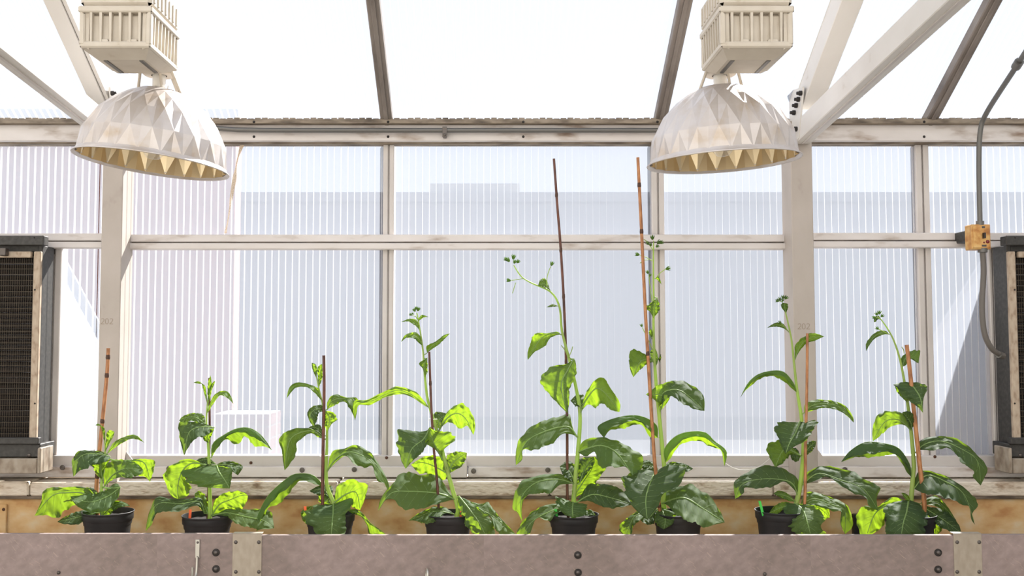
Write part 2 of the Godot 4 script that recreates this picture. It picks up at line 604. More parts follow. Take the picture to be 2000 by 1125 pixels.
		for e: Array in [[0.0, 0.45], [0.58, 1.0]]:
			mb = MB.new()
			wall_box(mb, b[0] + wd * e[0], b[0] + wd * e[1], b[2], b[3], 4.30, 0.02, b[5])
			part(bar, "lip", mb, M.alu_plain)
	# posts of the main frames
	for s: int in [-1, 1]:
		var x0 := P(199 if s < 0 else 1546, 400, 4.165).x
		var x1 := P(239 if s < 0 else 1588, 400, 4.165).x
		var post := thing("steel_post", "beige painted steel post with pencilled figures, " + ("left of the grey vent stack" if s < 0 else "").strip_edges(), "post", Vector3((x0 + x1) * 0.5, ledge, -4.23), "", "structure")
		post.set_meta("label", "beige painted post between the grey vent and a wide pane" if s < 0 else "beige painted post behind the plant with a curling leafy top")
		mb = MB.new()
		mb.box(Vector3(x0, ledge - 0.002, -4.30), Vector3(x1, P(0, 236, 4.165).y, -4.165), 0.003)
		part(post, "shaft", mb, M.post)
		var t := TextMesh.new()
		t.text = "202"
		t.font_size = 16
		t.pixel_size = 0.0021
		t.depth = 0.0006
		var fn := SystemFont.new()
		fn.font_names = PackedStringArray(["Droid Sans"])
		t.font = fn
		t.material = M.pencil
		var ti := MeshInstance3D.new()
		ti.name = "pencilled_number"
		ti.mesh = t
		ti.position = P(209 if s < 0 else 1570, 628 if s < 0 else 638, 4.1649) - origin[post]
		post.add_child(ti, true)
	# panes
	var id := 1
	var zg := -4.335
	var yu0 := P(0, 466, 4.335).y
	var yu1 := P(0, 262, 4.335).y
	var yl0 := P(0, 905, 4.335).y
	var yl1 := P(0, 474, 4.335).y
	var edge := [-2.93, -1.725, P(758, 460, 4.335).x, P(1286, 460, 4.335).x, P(1805, 460, 4.335).x, 3.2]
	var say_u := ["upper pane over the left vent housing", "upper pane with the torn tape strip hanging on it", "upper pane behind the top of the tallest dark stake", "upper pane behind the lower rim of a grow lamp", "upper pane behind the switch box conduit"]
	for i in 5:
		var wi := thing("window_%d" % id, "ribbed translucent twin-wall acrylic " + say_u[i], "window", Vector3((edge[i] + edge[i + 1]) * 0.5, yu0, zg), "", "structure")
		glazing(wi, "sheet", edge[i] + 0.002, edge[i + 1] - 0.002, yu0, yu1, zg)
		id += 1
	var low := [[P(108, 690, 4.335).x, -1.725, "narrow lower pane beside the left vent housing"], [-1.725, edge[2], "lower pane with the blurred brick block behind it"], [edge[2], edge[3], "widest clear lower pane behind the two tall dark stakes"], [edge[3], edge[4], "lower pane crossed by the right-hand post"], [edge[4], P(1946, 690, 4.335).x, "narrow lower pane with the slanting dark hood behind it"]]
	low[2][2] = "lower pane behind the plant with a long arching flower stem"
	low[3][2] = "lower pane crossed by a beige post near the curling plant"
	for i in 5:
		var wi := thing("window_%d" % id, "ribbed translucent twin-wall acrylic " + low[i][2], "window", Vector3((low[i][0] + low[i][1]) * 0.5, yl0, zg), "", "structure")
		glazing(wi, "sheet", low[i][0] + 0.002, low[i][1] - 0.002, yl0, yl1, zg)
		id += 1
	# the wall goes on past the frame on either side
	for s: int in [-1, 1]:
		mb = MB.new()
		var xa := 2.93 if s < 0 else 3.2
		mb.quad(Vector3(s * xa, yl0, zg), Vector3(s * 5.1, yl0, zg), Vector3(s * 5.1, yu1, zg), Vector3(s * xa, yu1, zg), Vector3(0, 0, 1))
		single("window_%d" % id, mb, M.acrylic, "translucent acrylic pane of the glazed wall past the %s vent" % ("left" if s < 0 else "right"), "window", Vector3(s * 4.0, yl0, zg), "structure")
		id += 1


func roof() -> void:
	var r := thing("ceiling", "bright sloping greenhouse roof of ribbed translucent acrylic sheets", "roof", Vector3(0, roof_y(-4.3), -4.3), "", "structure")
	var ang := atan(ROOF_SLOPE)
	var length := (BACK + 4.33) / cos(ang)
	var edge := [-5.2, -4.13, -2.93, P(231, 230, 4.28).x, P(757, 230, 4.28).x, P(1287, 230, 4.28).x, P(1810, 230, 4.28).x, 3.17, 4.37, 5.2]
	for i in edge.size() - 1:
		# local: x across, y normal to the sheet, z up the slope towards the ridge
		var t := Transform3D(Basis(Vector3.RIGHT, -ang), Vector3(0, roof_y(-4.33), -4.33))
		var mb := MB.new()
		mb.quad(t * Vector3(edge[i] + 0.002, 0, 0), t * Vector3(edge[i + 1] - 0.002, 0, 0), t * Vector3(edge[i + 1] - 0.002, 0, length), t * Vector3(edge[i] + 0.002, 0, length), Vector3.DOWN)
		var sh := part(r, "roof_sheet", mb, M.acrylic)
		if i >= 1 and i <= 7:
			mb = MB.new()
			for k in range(ceili(edge[i] / PITCH_RIB), floori(edge[i + 1] / PITCH_RIB) + 1):
				var x := k * PITCH_RIB
				mb.quad(t * Vector3(x - 0.0012, -0.016, 0), t * Vector3(x - 0.0012, -0.016, length), t * Vector3(x + 0.0012, -0.0005, length), t * Vector3(x + 0.0012, -0.0005, 0), Vector3(1, 0, 0))
			var w := part(sh, "webs", mb, M.rib)
			w.set_meta("kind", "stuff")
		if i > 0:
			mb = MB.new()
			mb.box(Vector3(edge[i] - 0.026, -0.05, 0.03), Vector3(edge[i] + 0.026, -0.004, length), 0.004, t)
			mb.box(Vector3(edge[i] - 0.009, -0.057, 0.03), Vector3(edge[i] + 0.009, -0.05, length), 0.002, t)
			part(r, "glazing_bar", mb, M.bar)
	var ridge := MB.new()
	ridge.box(Vector3(-5.2, roof_y(BACK) - 0.18, BACK - 0.1), Vector3(5.2, roof_y(BACK) - 0.06, BACK), 0.005)
	part(r, "ridge_beam", ridge, M.white_steel)
	# the eave gasket: short dark stubs at the foot of the sheets
	var gk := MB.new()
	for k in range(-110, 111):
		gk.slab(Vector3(k * PITCH_RIB + 0.002, P(0, 233, 4.22).y, -4.245), Vector3((k + 1) * PITCH_RIB - 0.004, P(0, 230.5, 4.22).y + 0.002 * sin(k * 1.7), -4.22))
	var g := part(r, "foam_gasket", gk, M.alu_grimy)
	g.set_meta("kind", "stuff")


func trusses() -> void:
	for s: int in [-1, 1]:
		var xc := (P(219, 400, 4.165).x if s < 0 else P(1567, 400, 4.165).x)
		var tr := thing("roof_truss", "white steel rafter and tie beam above the %s" % ("tilted grow lamp" if s < 0 else "conduit and level grow lamp"), "truss", Vector3(xc, roof_y(-4.2), -4.2), "", "structure")
		tr.set_meta("label", "white steel truss with a sunlit face above the left post" if s < 0 else "grey-shaded steel truss with black bolts above the other post")
		# rafter: a channel with web, top and bottom flange
		var ang := atan(ROOF_SLOPE)
		var t := Transform3D(Basis(Vector3.RIGHT, -ang), Vector3(xc, P(1566, 207, 4.08).y, -4.08))
		var mb := MB.new()
		mb.box(Vector3(-0.012 * s - 0.008, 0.004, -0.02), Vector3(-0.012 * s + 0.008, 0.096, 6.6), 0.002, t)
		part(tr, "rafter_web", mb, M.white_steel)
		mb = MB.new()
		mb.box(Vector3(-0.012 * s - 0.01, -0.004, -0.02), Vector3(s * 0.062, 0.008, 6.6), 0.002, t)
		part(tr, "rafter_flange", mb, M.white_steel)
		mb = MB.new()
		mb.box(Vector3(-0.012 * s - 0.01, 0.094, -0.02), Vector3(s * 0.062, 0.1, 6.6), 0.002, t)
		part(tr, "rafter_flange", mb, M.white_steel)
		# tie beam, nearly level, towards the ridge
		var a := P(1578 if s > 0 else 206, 262, 4.16)
		a.x = xc
		var b := Vector3(xc, a.y + 0.092 * 4.4, a.z + 4.4)
		var dir := (b - a).normalized()
		var up := (Vector3.UP - dir * dir.y).normalized()
		var tt := Transform3D(Basis(dir.cross(up) * -1.0, up, dir), a)
		mb = MB.new()
		mb.box(Vector3(-0.034, -0.045, 0.0), Vector3(0.034, 0.045, 4.4), 0.003, tt)
		part(tr, "tie_beam", mb, M.white_steel)
		mb = MB.new()
		mb.box(Vector3(-0.006, -0.05, 0.02), Vector3(0.006, -0.044, 4.4), 0.001, tt)
		part(tr, "tie_seam", mb, M.alu_plain)
		# gusset plate with bolts
		mb = MB.new()
		var xg := xc - s * 0.03
		var pl := []
		for q: Array in [[170, 4.02], [178, 4.2], [300, 4.2], [268, 4.08]]:
			pl.append(Vector3(xg, P(0, q[0], q[1]).y, -q[1]))
		var e := []
		for q: Vector3 in pl:
			e.append(q + Vector3(-0.008 * s, 0, 0))
		mb.hexa(pl + e)
		part(tr, "gusset_plate", mb, M.white_steel)
		for q: Array in [[182, 4.03], [194, 4.06], [206, 4.09], [220, 4.12], [252, 4.10], [257, 4.13], [262, 4.16], [276, 4.17]]:
			mb = MB.new()
			var p := Vector3(xg - 0.008 * s, P(0, q[0], q[1]).y, -q[1])
			mb.lathe([Vector2(0.011, 0), Vector2(0.011, 0.012), Vector2(0.0075, 0.0125), Vector2(0.007, 0.022), Vector2(0.0005, 0.022)], Transform3D(Basis(Quaternion(Vector3.UP, Vector3(-s, 0, 0))), p), 6)
			part(tr, "bolt", mb, M.dark_bolt)


func vent(s: int) -> void:
	# s < 0: the left one. Pixel x counts from the inner edge of the housing outwards.
	var X := func(k: float) -> float: return 101.0 - k if s < 0 else 1949.0 + k
	var o := thing("wall_vent", "galvanised wall vent with wire screen, " + ("beside the sunlit hood" if s < 0 else "below the yellow switch box"), "vent", P(X.call(180), 900, 4.2))
	o.set_meta("label", "dark galvanised vent with wire screen beside the shortest plant" if s < 0 else "dark galvanised vent with wire screen below the rusty switch box")
	var add := func(called: String, k0: float, k1: float, y0: float, y1: float, d: float, th: float, m: Material, par: Node3D = null) -> MeshInstance3D:
		var mb := MB.new()
		wall_box(mb, minf(X.call(k0), X.call(k1)), maxf(X.call(k0), X.call(k1)), y0, y1, d, th)
		return part(par if par else o, called, mb, m)
	add.call("housing_side", 23, 31, 479, 893, 4.16, 0.115, M.galv)
	add.call("housing_side", 387, 395, 479, 893, 4.16, 0.115, M.galv)
	add.call("top_strip", 16, 402, 460, 479, 4.13, 0.05, M.galv)
	add.call("header", 23, 395, 479, 492, 4.17, 0.15, M.galv)
	add.call("foot_panel", 23, 395, 867, 893, 4.14, 0.14, M.galv)
	var fr: MeshInstance3D = add.call("screen_frame", 26, 40, 491, 858, 4.135, 0.02, M.filter_frame)
	add.call("frame_bar", 378, 392, 491, 858, 4.135, 0.02, M.filter_frame, fr)
	add.call("frame_bar", 40.5, 377.5, 491, 503, 4.135, 0.02, M.filter_frame, fr)
	add.call("bottom_bar", 26, 392, 855, 868, 4.12, 0.03, M.galv)
	add.call("drip_pan", 29, 390, 896, 925, 4.11, 0.10, M.pan)
	add.call("pan_lip", 22, 28.5, 875, 925, 4.10, 0.12, M.pan)
	# screen wires
	var mb := MB.new()
	var d := 4.152
	for i in range(0, 77):
		var x: float = X.call(40.0 + i * 4.4)
		mb.slab(Vector3(P(x, 680, d).x - 0.0006, P(0, 856, d).y, -d - 0.0006), Vector3(P(x, 680, d).x + 0.0006, P(0, 500, d).y, -d + 0.0006))
	for i in range(0, 33):
		var y := P(0, 503.0 + i * 11.1, d - 0.002).y
		var xa := P(X.call(40), 680, d).x
		var xb := P(X.call(378), 680, d).x
		mb.slab(Vector3(xa, y - 0.0007, -d + 0.0006), Vector3(xb, y + 0.0007, -d + 0.002))
	var w := part(o, "wire_screen", mb, M.wire)
	w.set_meta("kind", "stuff")
	# corrugated pad behind the screen
	for i in 34:
		mb = MB.new()
		var y0 := P(0, 856, 4.25).y + i * 0.0238
		mb.box(Vector3(P(X.call(24), 680, 4.25).x, y0, -4.30 - 0.012 * (i % 2)), Vector3(P(X.call(394), 680, 4.25).x, y0 + 0.021, -4.25 - 0.02 * (i % 2)), 0.004)
		part(o, "pad_slat", mb, M.pad)
	for q: Array in [[44, 889], [150, 889], [330, 889]]:
		mb = MB.new()
		bolt_head(mb, P(X.call(q[0]), q[1], 4.14), 0.009)
		part(o, "bolt", mb, M.bolt)
	for q: Array in [[33, 566], [33, 788], [34, 464]]:
		mb = MB.new()
		bolt_head(mb, P(X.call(q[0]), q[1], 4.135 if q[1] > 480 else 4.13), 0.004)
		part(o, "screw", mb, M.dark_bolt)
	mb = MB.new()
	mb.box(P(X.call(94) - 4, 500, 4.13), P(X.call(94) + 4, 484, 4.10), 0.002)
	part(o, "latch", mb, M.bolt)
	# sloping weather hood outside
	var xi := P(X.call(0), 690, 4.40).x
	var xo := P(X.call(418), 690, 4.40).x
	var top := EYE + 0.42
	var h := thing("weather_hood", "", "hood", Vector3((xi + xo) * 0.5, 1.0, -4.7))
	h.set_meta("label", "sunlit white hood side seen through the left narrow pane" if s < 0 else "shaded hood with slanting top seen through the right narrow pane")
	mb = MB.new()
	mb.hexa([Vector3(xi, 1.02, -4.42), Vector3(xi, 1.02, -5.15), Vector3(xi, top - 0.50, -5.15), Vector3(xi, top, -4.42), Vector3(xo, 1.02, -4.42), Vector3(xo, 1.02, -5.15), Vector3(xo, top - 0.50, -5.15), Vector3(xo, top, -4.42)])
	part(h, "casing", mb, M.hood)
	mb = MB.new()
	var off := Vector3(0, 0.012, 0)
	var e := signf(xi - xo) * 0.02
	mb.hexa([Vector3(xi + e, top, -4.42), Vector3(xi + e, top - 0.53, -5.19), Vector3(xo - e, top - 0.53, -5.19), Vector3(xo - e, top, -4.42), Vector3(xi + e, top, -4.42) + off, Vector3(xi + e, top - 0.53, -5.19) + off, Vector3(xo - e, top - 0.53, -5.19) + off, Vector3(xo - e, top, -4.42) + off])
	part(h, "sloping_lid", mb, M.hood)
	mb = MB.new()
	mb.box(Vector3(minf(xi, xo) + 0.05, -0.02, -5.1), Vector3(maxf(xi, xo) - 0.05, 1.02, -4.55), 0.01)
	part(h, "plinth", mb, M.concrete)


func services() -> void:
	# conduit along the eave
	var c := thing("eave_conduit", "dark metal conduit clipped along the eave beam", "conduit", P(868, 256, 4.22))
	var mb := MB.new()
	var pts := PackedVector3Array()
	for q: Array in [[416, 250], [480, 254], [700, 254.5], [1000, 254.5], [1290, 254.5], [1540, 254.5]]:
		pts.append(P(q[0], q[1], 4.222))
	mb.tube(smooth_line(pts, 24), PackedFloat32Array([0.0105]), 10)
	part(c, "pipe", mb, M.conduit)
	mb = MB.new()
	wall_box(mb, 864, 873, 247, 268, 4.206, 0.004, -1, 0.001)
	bolt_head(mb, P(868.5, 263, 4.206), 0.007)
	wall_box(mb, 865, 872, 259, 267, 4.21, 0.035, -1, 0.001)
	part(c, "clip", mb, M.bolt)
	# conduit, switch box and flexible tail on the right
	var e := thing("switch_conduit", "grey conduit bending down from the roof to the yellow switch box", "conduit", P(1914, 440, 4.1))
	mb = MB.new()
	pts = PackedVector3Array([P(2075, -10, 3.25), P(1988, 125, 3.72), P(1926, 222, 4.06), P(1914, 262, 4.10), P(1912, 330, 4.10), P(1914, 436, 4.10)])
	mb.tube(smooth_line(pts, 40), PackedFloat32Array([0.0105]), 10)
	part(e, "pipe", mb, M.conduit)
	mb = MB.new()
	var ca := P(1984, 131, 3.735)
	var cb := P(1991, 120, 3.70)
	mb.rod(ca, cb, 0.018, 10)
	part(e, "coupling", mb, M.conduit)
	var b := thing("switch_box", "rust-stained yellow electrical switch box with black toggle", "switch", P(1917, 490, 4.09))
	mb = MB.new()
	wall_box(mb, 1898, 1935, 438, 487, 4.085, 0.06)
	part(b, "enclosure", mb, M.box_yellow)
	mb = MB.new()
	wall_box(mb, 1901, 1933, 441, 484, 4.08, 0.006)
	part(b, "cover_plate", mb, M.box_yellow)
	mb = MB.new()
	mb.box(P(1918.5, 466, 4.08), P(1926, 454, 4.06), 0.003)
	part(b, "toggle", mb, M.black)
	mb = MB.new()
	bolt_head(mb, P(1929, 472, 4.08), 0.008)
	part(b, "pilot_lamp", mb, M.red)
	mb = MB.new()
	bolt_head(mb, P(1922, 473.5, 4.08), 0.004)
	part(b, "indicator", mb, M.red)
	for q: Array in [[1918, 1924, 441.5, 445.5], [1918, 1927, 478, 481.5]]:
		mb = MB.new()
		wall_box(mb, q[0], q[1], q[2], q[3], 4.0785, 0.002, -1, 0.0004)
		part(b, "name_plate", mb, M.label_grey)
	for q: Array in [[1914, 437, 4.10, 0.017], [1919, 490, 4.10, 0.02]]:
		mb = MB.new()
		mb.rod(P(q[0], q[1] - 5, q[2]), P(q[0], q[1] + 3, q[2]), q[3], 8)
		part(b, "locknut", mb, M.conduit)
	mb = MB.new()
	wall_box(mb, 1895, 1933, 448, 470, 4.14, 0.14)
	part(b, "mounting_strut", mb, M.galv)
	var h := thing("flexible_conduit", "grey flexible conduit sagging from the switch box to the vent", "conduit", P(1919, 495, 4.1))
	mb = MB.new()
	pts = PackedVector3Array([P(1919, 493, 4.10), P(1921, 530, 4.10), P(1918, 600, 4.09), P(1923, 652, 4.09), P(1938, 682, 4.10), P(1957, 694, 4.14)])
	mb.tube(smooth_line(pts, 40), PackedFloat32Array([0.0115]), 10)
	part(h, "hose", mb, M.hose)
	mb = MB.new()
	mb.rod(P(1950, 692, 4.125), P(1958, 695, 4.145), 0.016, 8)
	part(h, "fitting", mb, M.conduit)
	# torn tape on the pane
	var tp := MB.new()
	var line := smooth_line(PackedVector3Array([P(475, 279, 4.30), P(470, 292, 4.315), P(463, 315, 4.325), P(459, 340, 4.322), P(458, 348, 4.31), P(452, 385, 4.328), P(446, 425, 4.33), P(440, 456, 4.325)]), 40)
	var rows := PackedVector3Array()
	for i in line.size():
		var t := float(i) / 40.0
		var wd := 0.012 * (0.35 + 0.65 * absf(sin(t * 7.0 + 1.2))) * (1.0 - 0.4 * t)
		var tw := sin(t * 9.0) * 0.9
		for k in 3:
			rows.append(line[i] + Vector3(cos(tw), 0.1, sin(tw)) * wd * (k - 1) + Vector3(0, 0, 0.002 if k == 1 else 0.0))
	tp.grid(rows, 41, 3)
	single("torn_tape", tp, M.tape, "torn strip of old sealing tape hanging on an upper pane", "tape", P(475, 279, 4.30))
	var th := MB.new()
	th.tube(smooth_line(PackedVector3Array([P(1417, 905, 3.85), P(1435, 915, 3.87), P(1460, 918, 3.9), P(1483, 911, 3.88), P(1505, 894, 3.84)]), 24), PackedFloat32Array([0.0011]), 5)
	single("cobweb_strand", th, M.twist, "thin white cobweb strand slung between two plants", "cobweb", P(1460, 918, 3.9))
	var ob := MB.new()
	wall_box(ob, 1668, 1682, 1005, 1050, 4.18, 0.03)
	single("dark_bracket", ob, M.black, "small dark bracket on the ochre wall behind the bench", "bracket", P(1675, 1050, 4.2))


# ---------------------------------------------------------------- bench
func bench() -> void:
	var top := EYE - 0.86
	var fz := -3.55
	var lip := P(1000, 1044.5, 3.55).y
	var b := thing("potting_bench", "long bench with a mauve-brown front board below the plants", "bench", Vector3(0, 0, -3.85))
	var xl := P(482, 1085, 3.55).x
	var xr := P(1891, 1085, 3.55).x
	var low := lip - 0.26
	var ends := [[-2.9, xl - 0.001, 0.003], [xl + 0.001, xr - 0.001, -0.002], [xr + 0.001, 2.95, 0.0]]
	for e: Array in ends:
		var mb := MB.new()
		mb.box(Vector3(e[0], low, fz - 0.022), Vector3(e[1], lip + e[2], fz), 0.0015)
		part(b, "front_board", mb, M.board)
	for x: Array in [[454, 511, 1040], [1863, 1918, 1041]]:
		var mb := MB.new()
		var xa := P(x[0], 1085, 3.548).x
		var xb := P(x[1], 1085, 3.548).x
		mb.box(Vector3(xa, low, fz), Vector3(xb, lip + 0.005, fz + 0.003), 0.001)
		mb.box(Vector3(xa, lip + 0.003, fz - 0.026), Vector3(xb, lip + 0.006, fz + 0.003), 0.001)
		var pl := part(b, "joint_plate", mb, M.plate)
		for sx: float in [6.5, -5.5]:
			for y: float in [1059, 1117, 1176]:
				mb = MB.new()
				bolt_head(mb, P((x[0] if sx > 0 else x[1]) + sx, y, 3.547), 0.0068)
				part(pl, "screw", mb, M.bolt)
	for q: Array in [[422, 1079, 1], [422, 1111, 1], [1128.5, 1084, 1], [1129, 1118, 1], [1832, 1079, 1], [1832, 1112, 1], [115, 1118, 0], [1493, 1121, 0]]:
		var mb := MB.new()
		var p := P(q[0], q[1], 3.55)
		bolt_head(mb, p + Vector3(0, 0, 0.003), 0.0088 if q[2] else 0.0065, Vector3(0, 0, 1), 0.8)
		var bo := part(b, "bolt", mb, M.bolt)
		if q[2]:
			mb = MB.new()
			washer(mb, p, 0.0135)
			part(bo, "washer", mb, M.dark_bolt)
	# hook
	var mb := MB.new()
	mb.box(P(381.5, 1090, 3.549), P(390, 1054, 3.545), 0.001)
	mb.tube(smooth_line(PackedVector3Array([P(385, 1088, 3.544), P(384.5, 1105, 3.54), P(383, 1122, 3.53), P(379, 1134, 3.50), P(376, 1126, 3.475), P(376, 1108, 3.47)]), 24), PackedFloat32Array([0.0045]), 8)
	var hk := part(b, "hook", mb, M.zinc)
	for y: float in [1059.5, 1089]:
		mb = MB.new()
		bolt_head(mb, P(386, y, 3.545), 0.0045)
		part(hk, "screw", mb, M.bolt)
	# eye ring
	mb = MB.new()
	var ring := PackedVector3Array()
	var c := P(834, 1123, 3.53)
	for k in 21:
		ring.append(c + Vector3(0.004 * sin(TAU * k / 20.0), cos(TAU * k / 20.0) * 0.02, sin(TAU * k / 20.0) * 0.02))
	mb.tube(ring, PackedFloat32Array([0.0042]), 8)
	part(b, "eye_ring", mb, M.zinc)
	# top boards and frame
	for i in 4:
		mb = MB.new()
		mb.box(Vector3(-2.9, top - 0.022, -4.19 + i * 0.155), Vector3(2.95, top, -4.19 + i * 0.155 + 0.15), 0.002)
		part(b, "top_board", mb, M.board)
	mb = MB.new()
	mb.box(Vector3(-2.88, top - 0.1, -4.19), Vector3(2.93, top - 0.024, -4.14), 0.003)
	part(b, "back_rail", mb, M.galv)
	for x: float in [-2.8, 0.0, 2.85]:
		for z: float in [-4.16, -3.62]:
			mb = MB.new()
			mb.box(Vector3(x - 0.03, 0, z - 0.03), Vector3(x + 0.03, top - 0.022, z + 0.03), 0.003)
			part(b, "leg", mb, M.galv)


# ---------------------------------------------------------------- lamps
func lamp(s: int) -> void:
	var lx := 296.5 if s < 0 else 1413.0
	var ly := 322.0 if s < 0 else 317.0
	var rim := P(lx, ly, 3.55)
	var at := rim
	var o := thing("grow_lamp", "", "lamp", at, "grow lamps over the bench")
	o.set_meta("label", "tilted faceted dome grow lamp hanging above the shortest plant" if s < 0 else "level faceted dome grow lamp hanging in front of the bolted truss")
	# ballast housing
	var bx0 := P(155 if s < 0 else 1407, 24, 3.15).x
	var bx1 := P(295 if s < 0 else 1549, 24, 3.15).x
	var lid := P(225, 24, 3.15).y
	var bot := EYE + 0.952
	var fin_low := EYE + 0.972
	var zf := -3.15
	var zb := -3.44
	var mb := MB.new()
	var ins := 0.016
	mb.box(Vector3(bx0 + ins, fin_low, zb + ins), Vector3(bx1 - ins, lid, zf - ins), 0.008)
	# tapered underside
	mb.box(Vector3(bx0 + 0.001, fin_low, zb + 0.001), Vector3(bx1 - 0.001, fin_low + 0.022, zf - 0.001), 0.006)
	for cx: float in [bx0, bx1 - 0.018]:
		for cz: float in [zb, zf - 0.018]:
			mb.box(Vector3(cx, fin_low + 0.01, cz), Vector3(cx + 0.018, lid, cz + 0.018), 0.004)
	mb.hexa([Vector3(bx0 + 0.005, fin_low + 0.003, zf - 0.005), Vector3(bx1 - 0.005, fin_low + 0.003, zf - 0.005), Vector3(bx1 - 0.005, fin_low + 0.003, zb + 0.005), Vector3(bx0 + 0.005, fin_low + 0.003, zb + 0.005),
		Vector3(bx0 + 0.04, bot, zf - 0.075), Vector3(bx1 - 0.04, bot, zf - 0.075), Vector3(bx1 - 0.04, bot, zb + 0.05), Vector3(bx0 + 0.04, bot, zb + 0.05)])
	var hs := part(o, "ballast_housing", mb, M.ballast)
	for i in 8:
		mb = MB.new()
		var x := lerpf(bx0 + 0.006, bx1 - 0.006, i / 7.0)
		mb.hexa([Vector3(x - 0.0045, lid, zf), Vector3(x + 0.0045, lid, zf), Vector3(x + 0.0045, lid, zf - 0.03), Vector3(x - 0.0045, lid, zf - 0.03),
			Vector3(x - 0.003, fin_low + 0.012, zf - 0.004), Vector3(x + 0.003, fin_low + 0.012, zf - 0.004), Vector3(x + 0.003, fin_low + 0.012, zf - 0.03), Vector3(x - 0.003, fin_low + 0.012, zf - 0.03)])
		part(hs, "cooling_fin", mb, M.ballast)
	for sx: int in [-1, 1]:
		for i in 9:
			mb = MB.new()
			var z := lerpf(zf - 0.012, zb + 0.006, i / 8.0)
			var xe := bx1 if sx > 0 else bx0
			mb.hexa([Vector3(xe, lid, z - 0.0045), Vector3(xe, lid, z + 0.0045), Vector3(xe - 0.03 * sx, lid, z + 0.0045), Vector3(xe - 0.03 * sx, lid, z - 0.0045),
				Vector3(xe - 0.003 * sx, fin_low + 0.006, z - 0.003), Vector3(xe - 0.003 * sx, fin_low + 0.006, z + 0.003), Vector3(xe - 0.03 * sx, fin_low - 0.004, z + 0.003), Vector3(xe - 0.03 * sx, fin_low - 0.004, z - 0.003)])
			part(hs, "cooling_fin", mb, M.ballast)
	mb = MB.new()
	for k: Array in [[0.28, 0.40], [0.66, 0.80]]:
		mb.box(Vector3(lerpf(bx0, bx1, k[0]), fin_low + 0.02, zf - 0.02), Vector3(lerpf(bx0, bx1, k[1]), fin_low + 0.03, zf - 0.006), 0.002)
	part(hs, "boss", mb, M.ballast)
	mb = MB.new()
	mb.box(Vector3(bx0 - 0.004, lid, zb - 0.004), Vector3(bx1 + 0.004, lid + 0.022, zf + 0.004), 0.004)
	mb.box(Vector3(bx0, lid + 0.022, zb), Vector3(bx1, lid + 0.12, zf), 0.012)
	part(o, "lid", mb, M.ballast)
	for k in 7:
		var z := lerpf(zf - 0.03, zb + 0.03, k / 6.0)
		for sx: float in [-1.0, 1.0]:
			var xe := bx1 if sx > 0 else bx0
			mb = MB.new()
			mb.box(Vector3(xe - 0.004, lid + 0.04, z - 0.006), Vector3(xe + 0.004, lid + 0.1, z + 0.006), 0.001)
			part(o, "lid_fin", mb, M.ballast)
	# dark slots and a screw under the housing
	for k: float in [0.16, 0.84]:
		mb = MB.new()
		var x := lerpf(bx0 + 0.03, bx1 - 0.03, k)
		mb.box(Vector3(x - 0.007, bot - 0.003, zb + 0.06), Vector3(x + 0.007, bot + 0.002, zf - 0.08), 0.001)
		part(hs, "slot_rail", mb, M.conduit)
	mb = MB.new()
	bolt_head(mb, Vector3((bx0 + bx1) * 0.5, bot, zf - 0.14), 0.008, Vector3(0, -1, 0.001), 0.4)
	part(hs, "screw", mb, M.bolt)
	# hanger to the tie pipe
	mb = MB.new()
	var hx := (bx0 + bx1) * 0.5
	mb.rod(Vector3(hx, lid + 0.11, -3.3), Vector3(hx, EYE + 1.5135, -3.3), 0.008)
	part(o, "hanger_rod", mb, M.zinc)
	# socket cup behind the housing
	var cup := P(311 if s < 0 else 1406, 146, 3.53)
	mb = MB.new()
	mb.lathe([Vector2(0.028, -0.004), Vector2(0.052, -0.004), Vector2(0.058, 0.0), Vector2(0.056, 0.012), Vector2(0.046, 0.05), Vector2(0.044, 0.1), Vector2(0.0005, 0.1)], Transform3D(Basis(), cup), 28)
	part(o, "socket_cup", mb, M.ballast)
	mb = MB.new()
	mb.box(Vector3(cup.x - 0.045, cup.y + 0.04, cup.z), Vector3(cup.x + 0.045, lid + 0.02, zb + 0.03), 0.008)
	part(o, "neck_bracket", mb, M.ballast)
	mb = MB.new()
	mb.lathe([Vector2(0.0005, 0.02), Vector2(0.024, 0.02), Vector2(0.024, -0.045), Vector2(0.02, -0.05), Vector2(0.0005, -0.05)], Transform3D(Basis(), cup), 18)
	part(o, "lamp_socket", mb, M.porcelain)
	# reflector
	var R := 0.2775
	var tilt := Basis(Vector3(0, 0, 1), deg_to_rad(-6.8 if s < 0 else 2.8)) * Basis(Vector3.RIGHT, deg_to_rad(-0.5 if s < 0 else 1.5))
	var t := Transform3D(tilt, rim)
	# pleated skin: points in and out by turns, so that the folds make long lozenges
	var prof := [[0.965, 0.03], [0.925, 0.34], [0.765, 0.63], [0.60, 0.80], [0.44, 0.91], [0.30, 0.98]]
	for skin in 2:
		mb = MB.new()
		var cols := 44
		var pt := []
		for i in prof.size():
			var row := []
			for m in cols:
				var deep := 0.038 if i < 4 else 0.02
				var rr: float = prof[i][0] * (1.0 if (m + i) % 2 == 0 else 1.0 - deep) * R - 0.0018 * skin
				var a := TAU * m / cols
				row.append(t * Vector3(cos(a) * rr, prof[i][1] * R - 0.001 * skin, sin(a) * rr))
			pt.append(row)
		for i in prof.size() - 1:
			for m in cols:
				var m2 := (m + 1) % cols
				var p00: Vector3 = pt[i][m]
				var p01: Vector3 = pt[i][m2]
				var p10: Vector3 = pt[i + 1][m]
				var p11: Vector3 = pt[i + 1][m2]
				if (m + i) % 2 == 0:
					mb.tri(p00, p01, p11)
					mb.tri(p00, p11, p10)
				else:
					mb.tri(p00, p01, p10)
					mb.tri(p01, p11, p10)
		part(o, "reflector" if skin == 0 else "reflector_lining", mb, M.dome if skin == 0 else M.mirror)
	mb = MB.new()
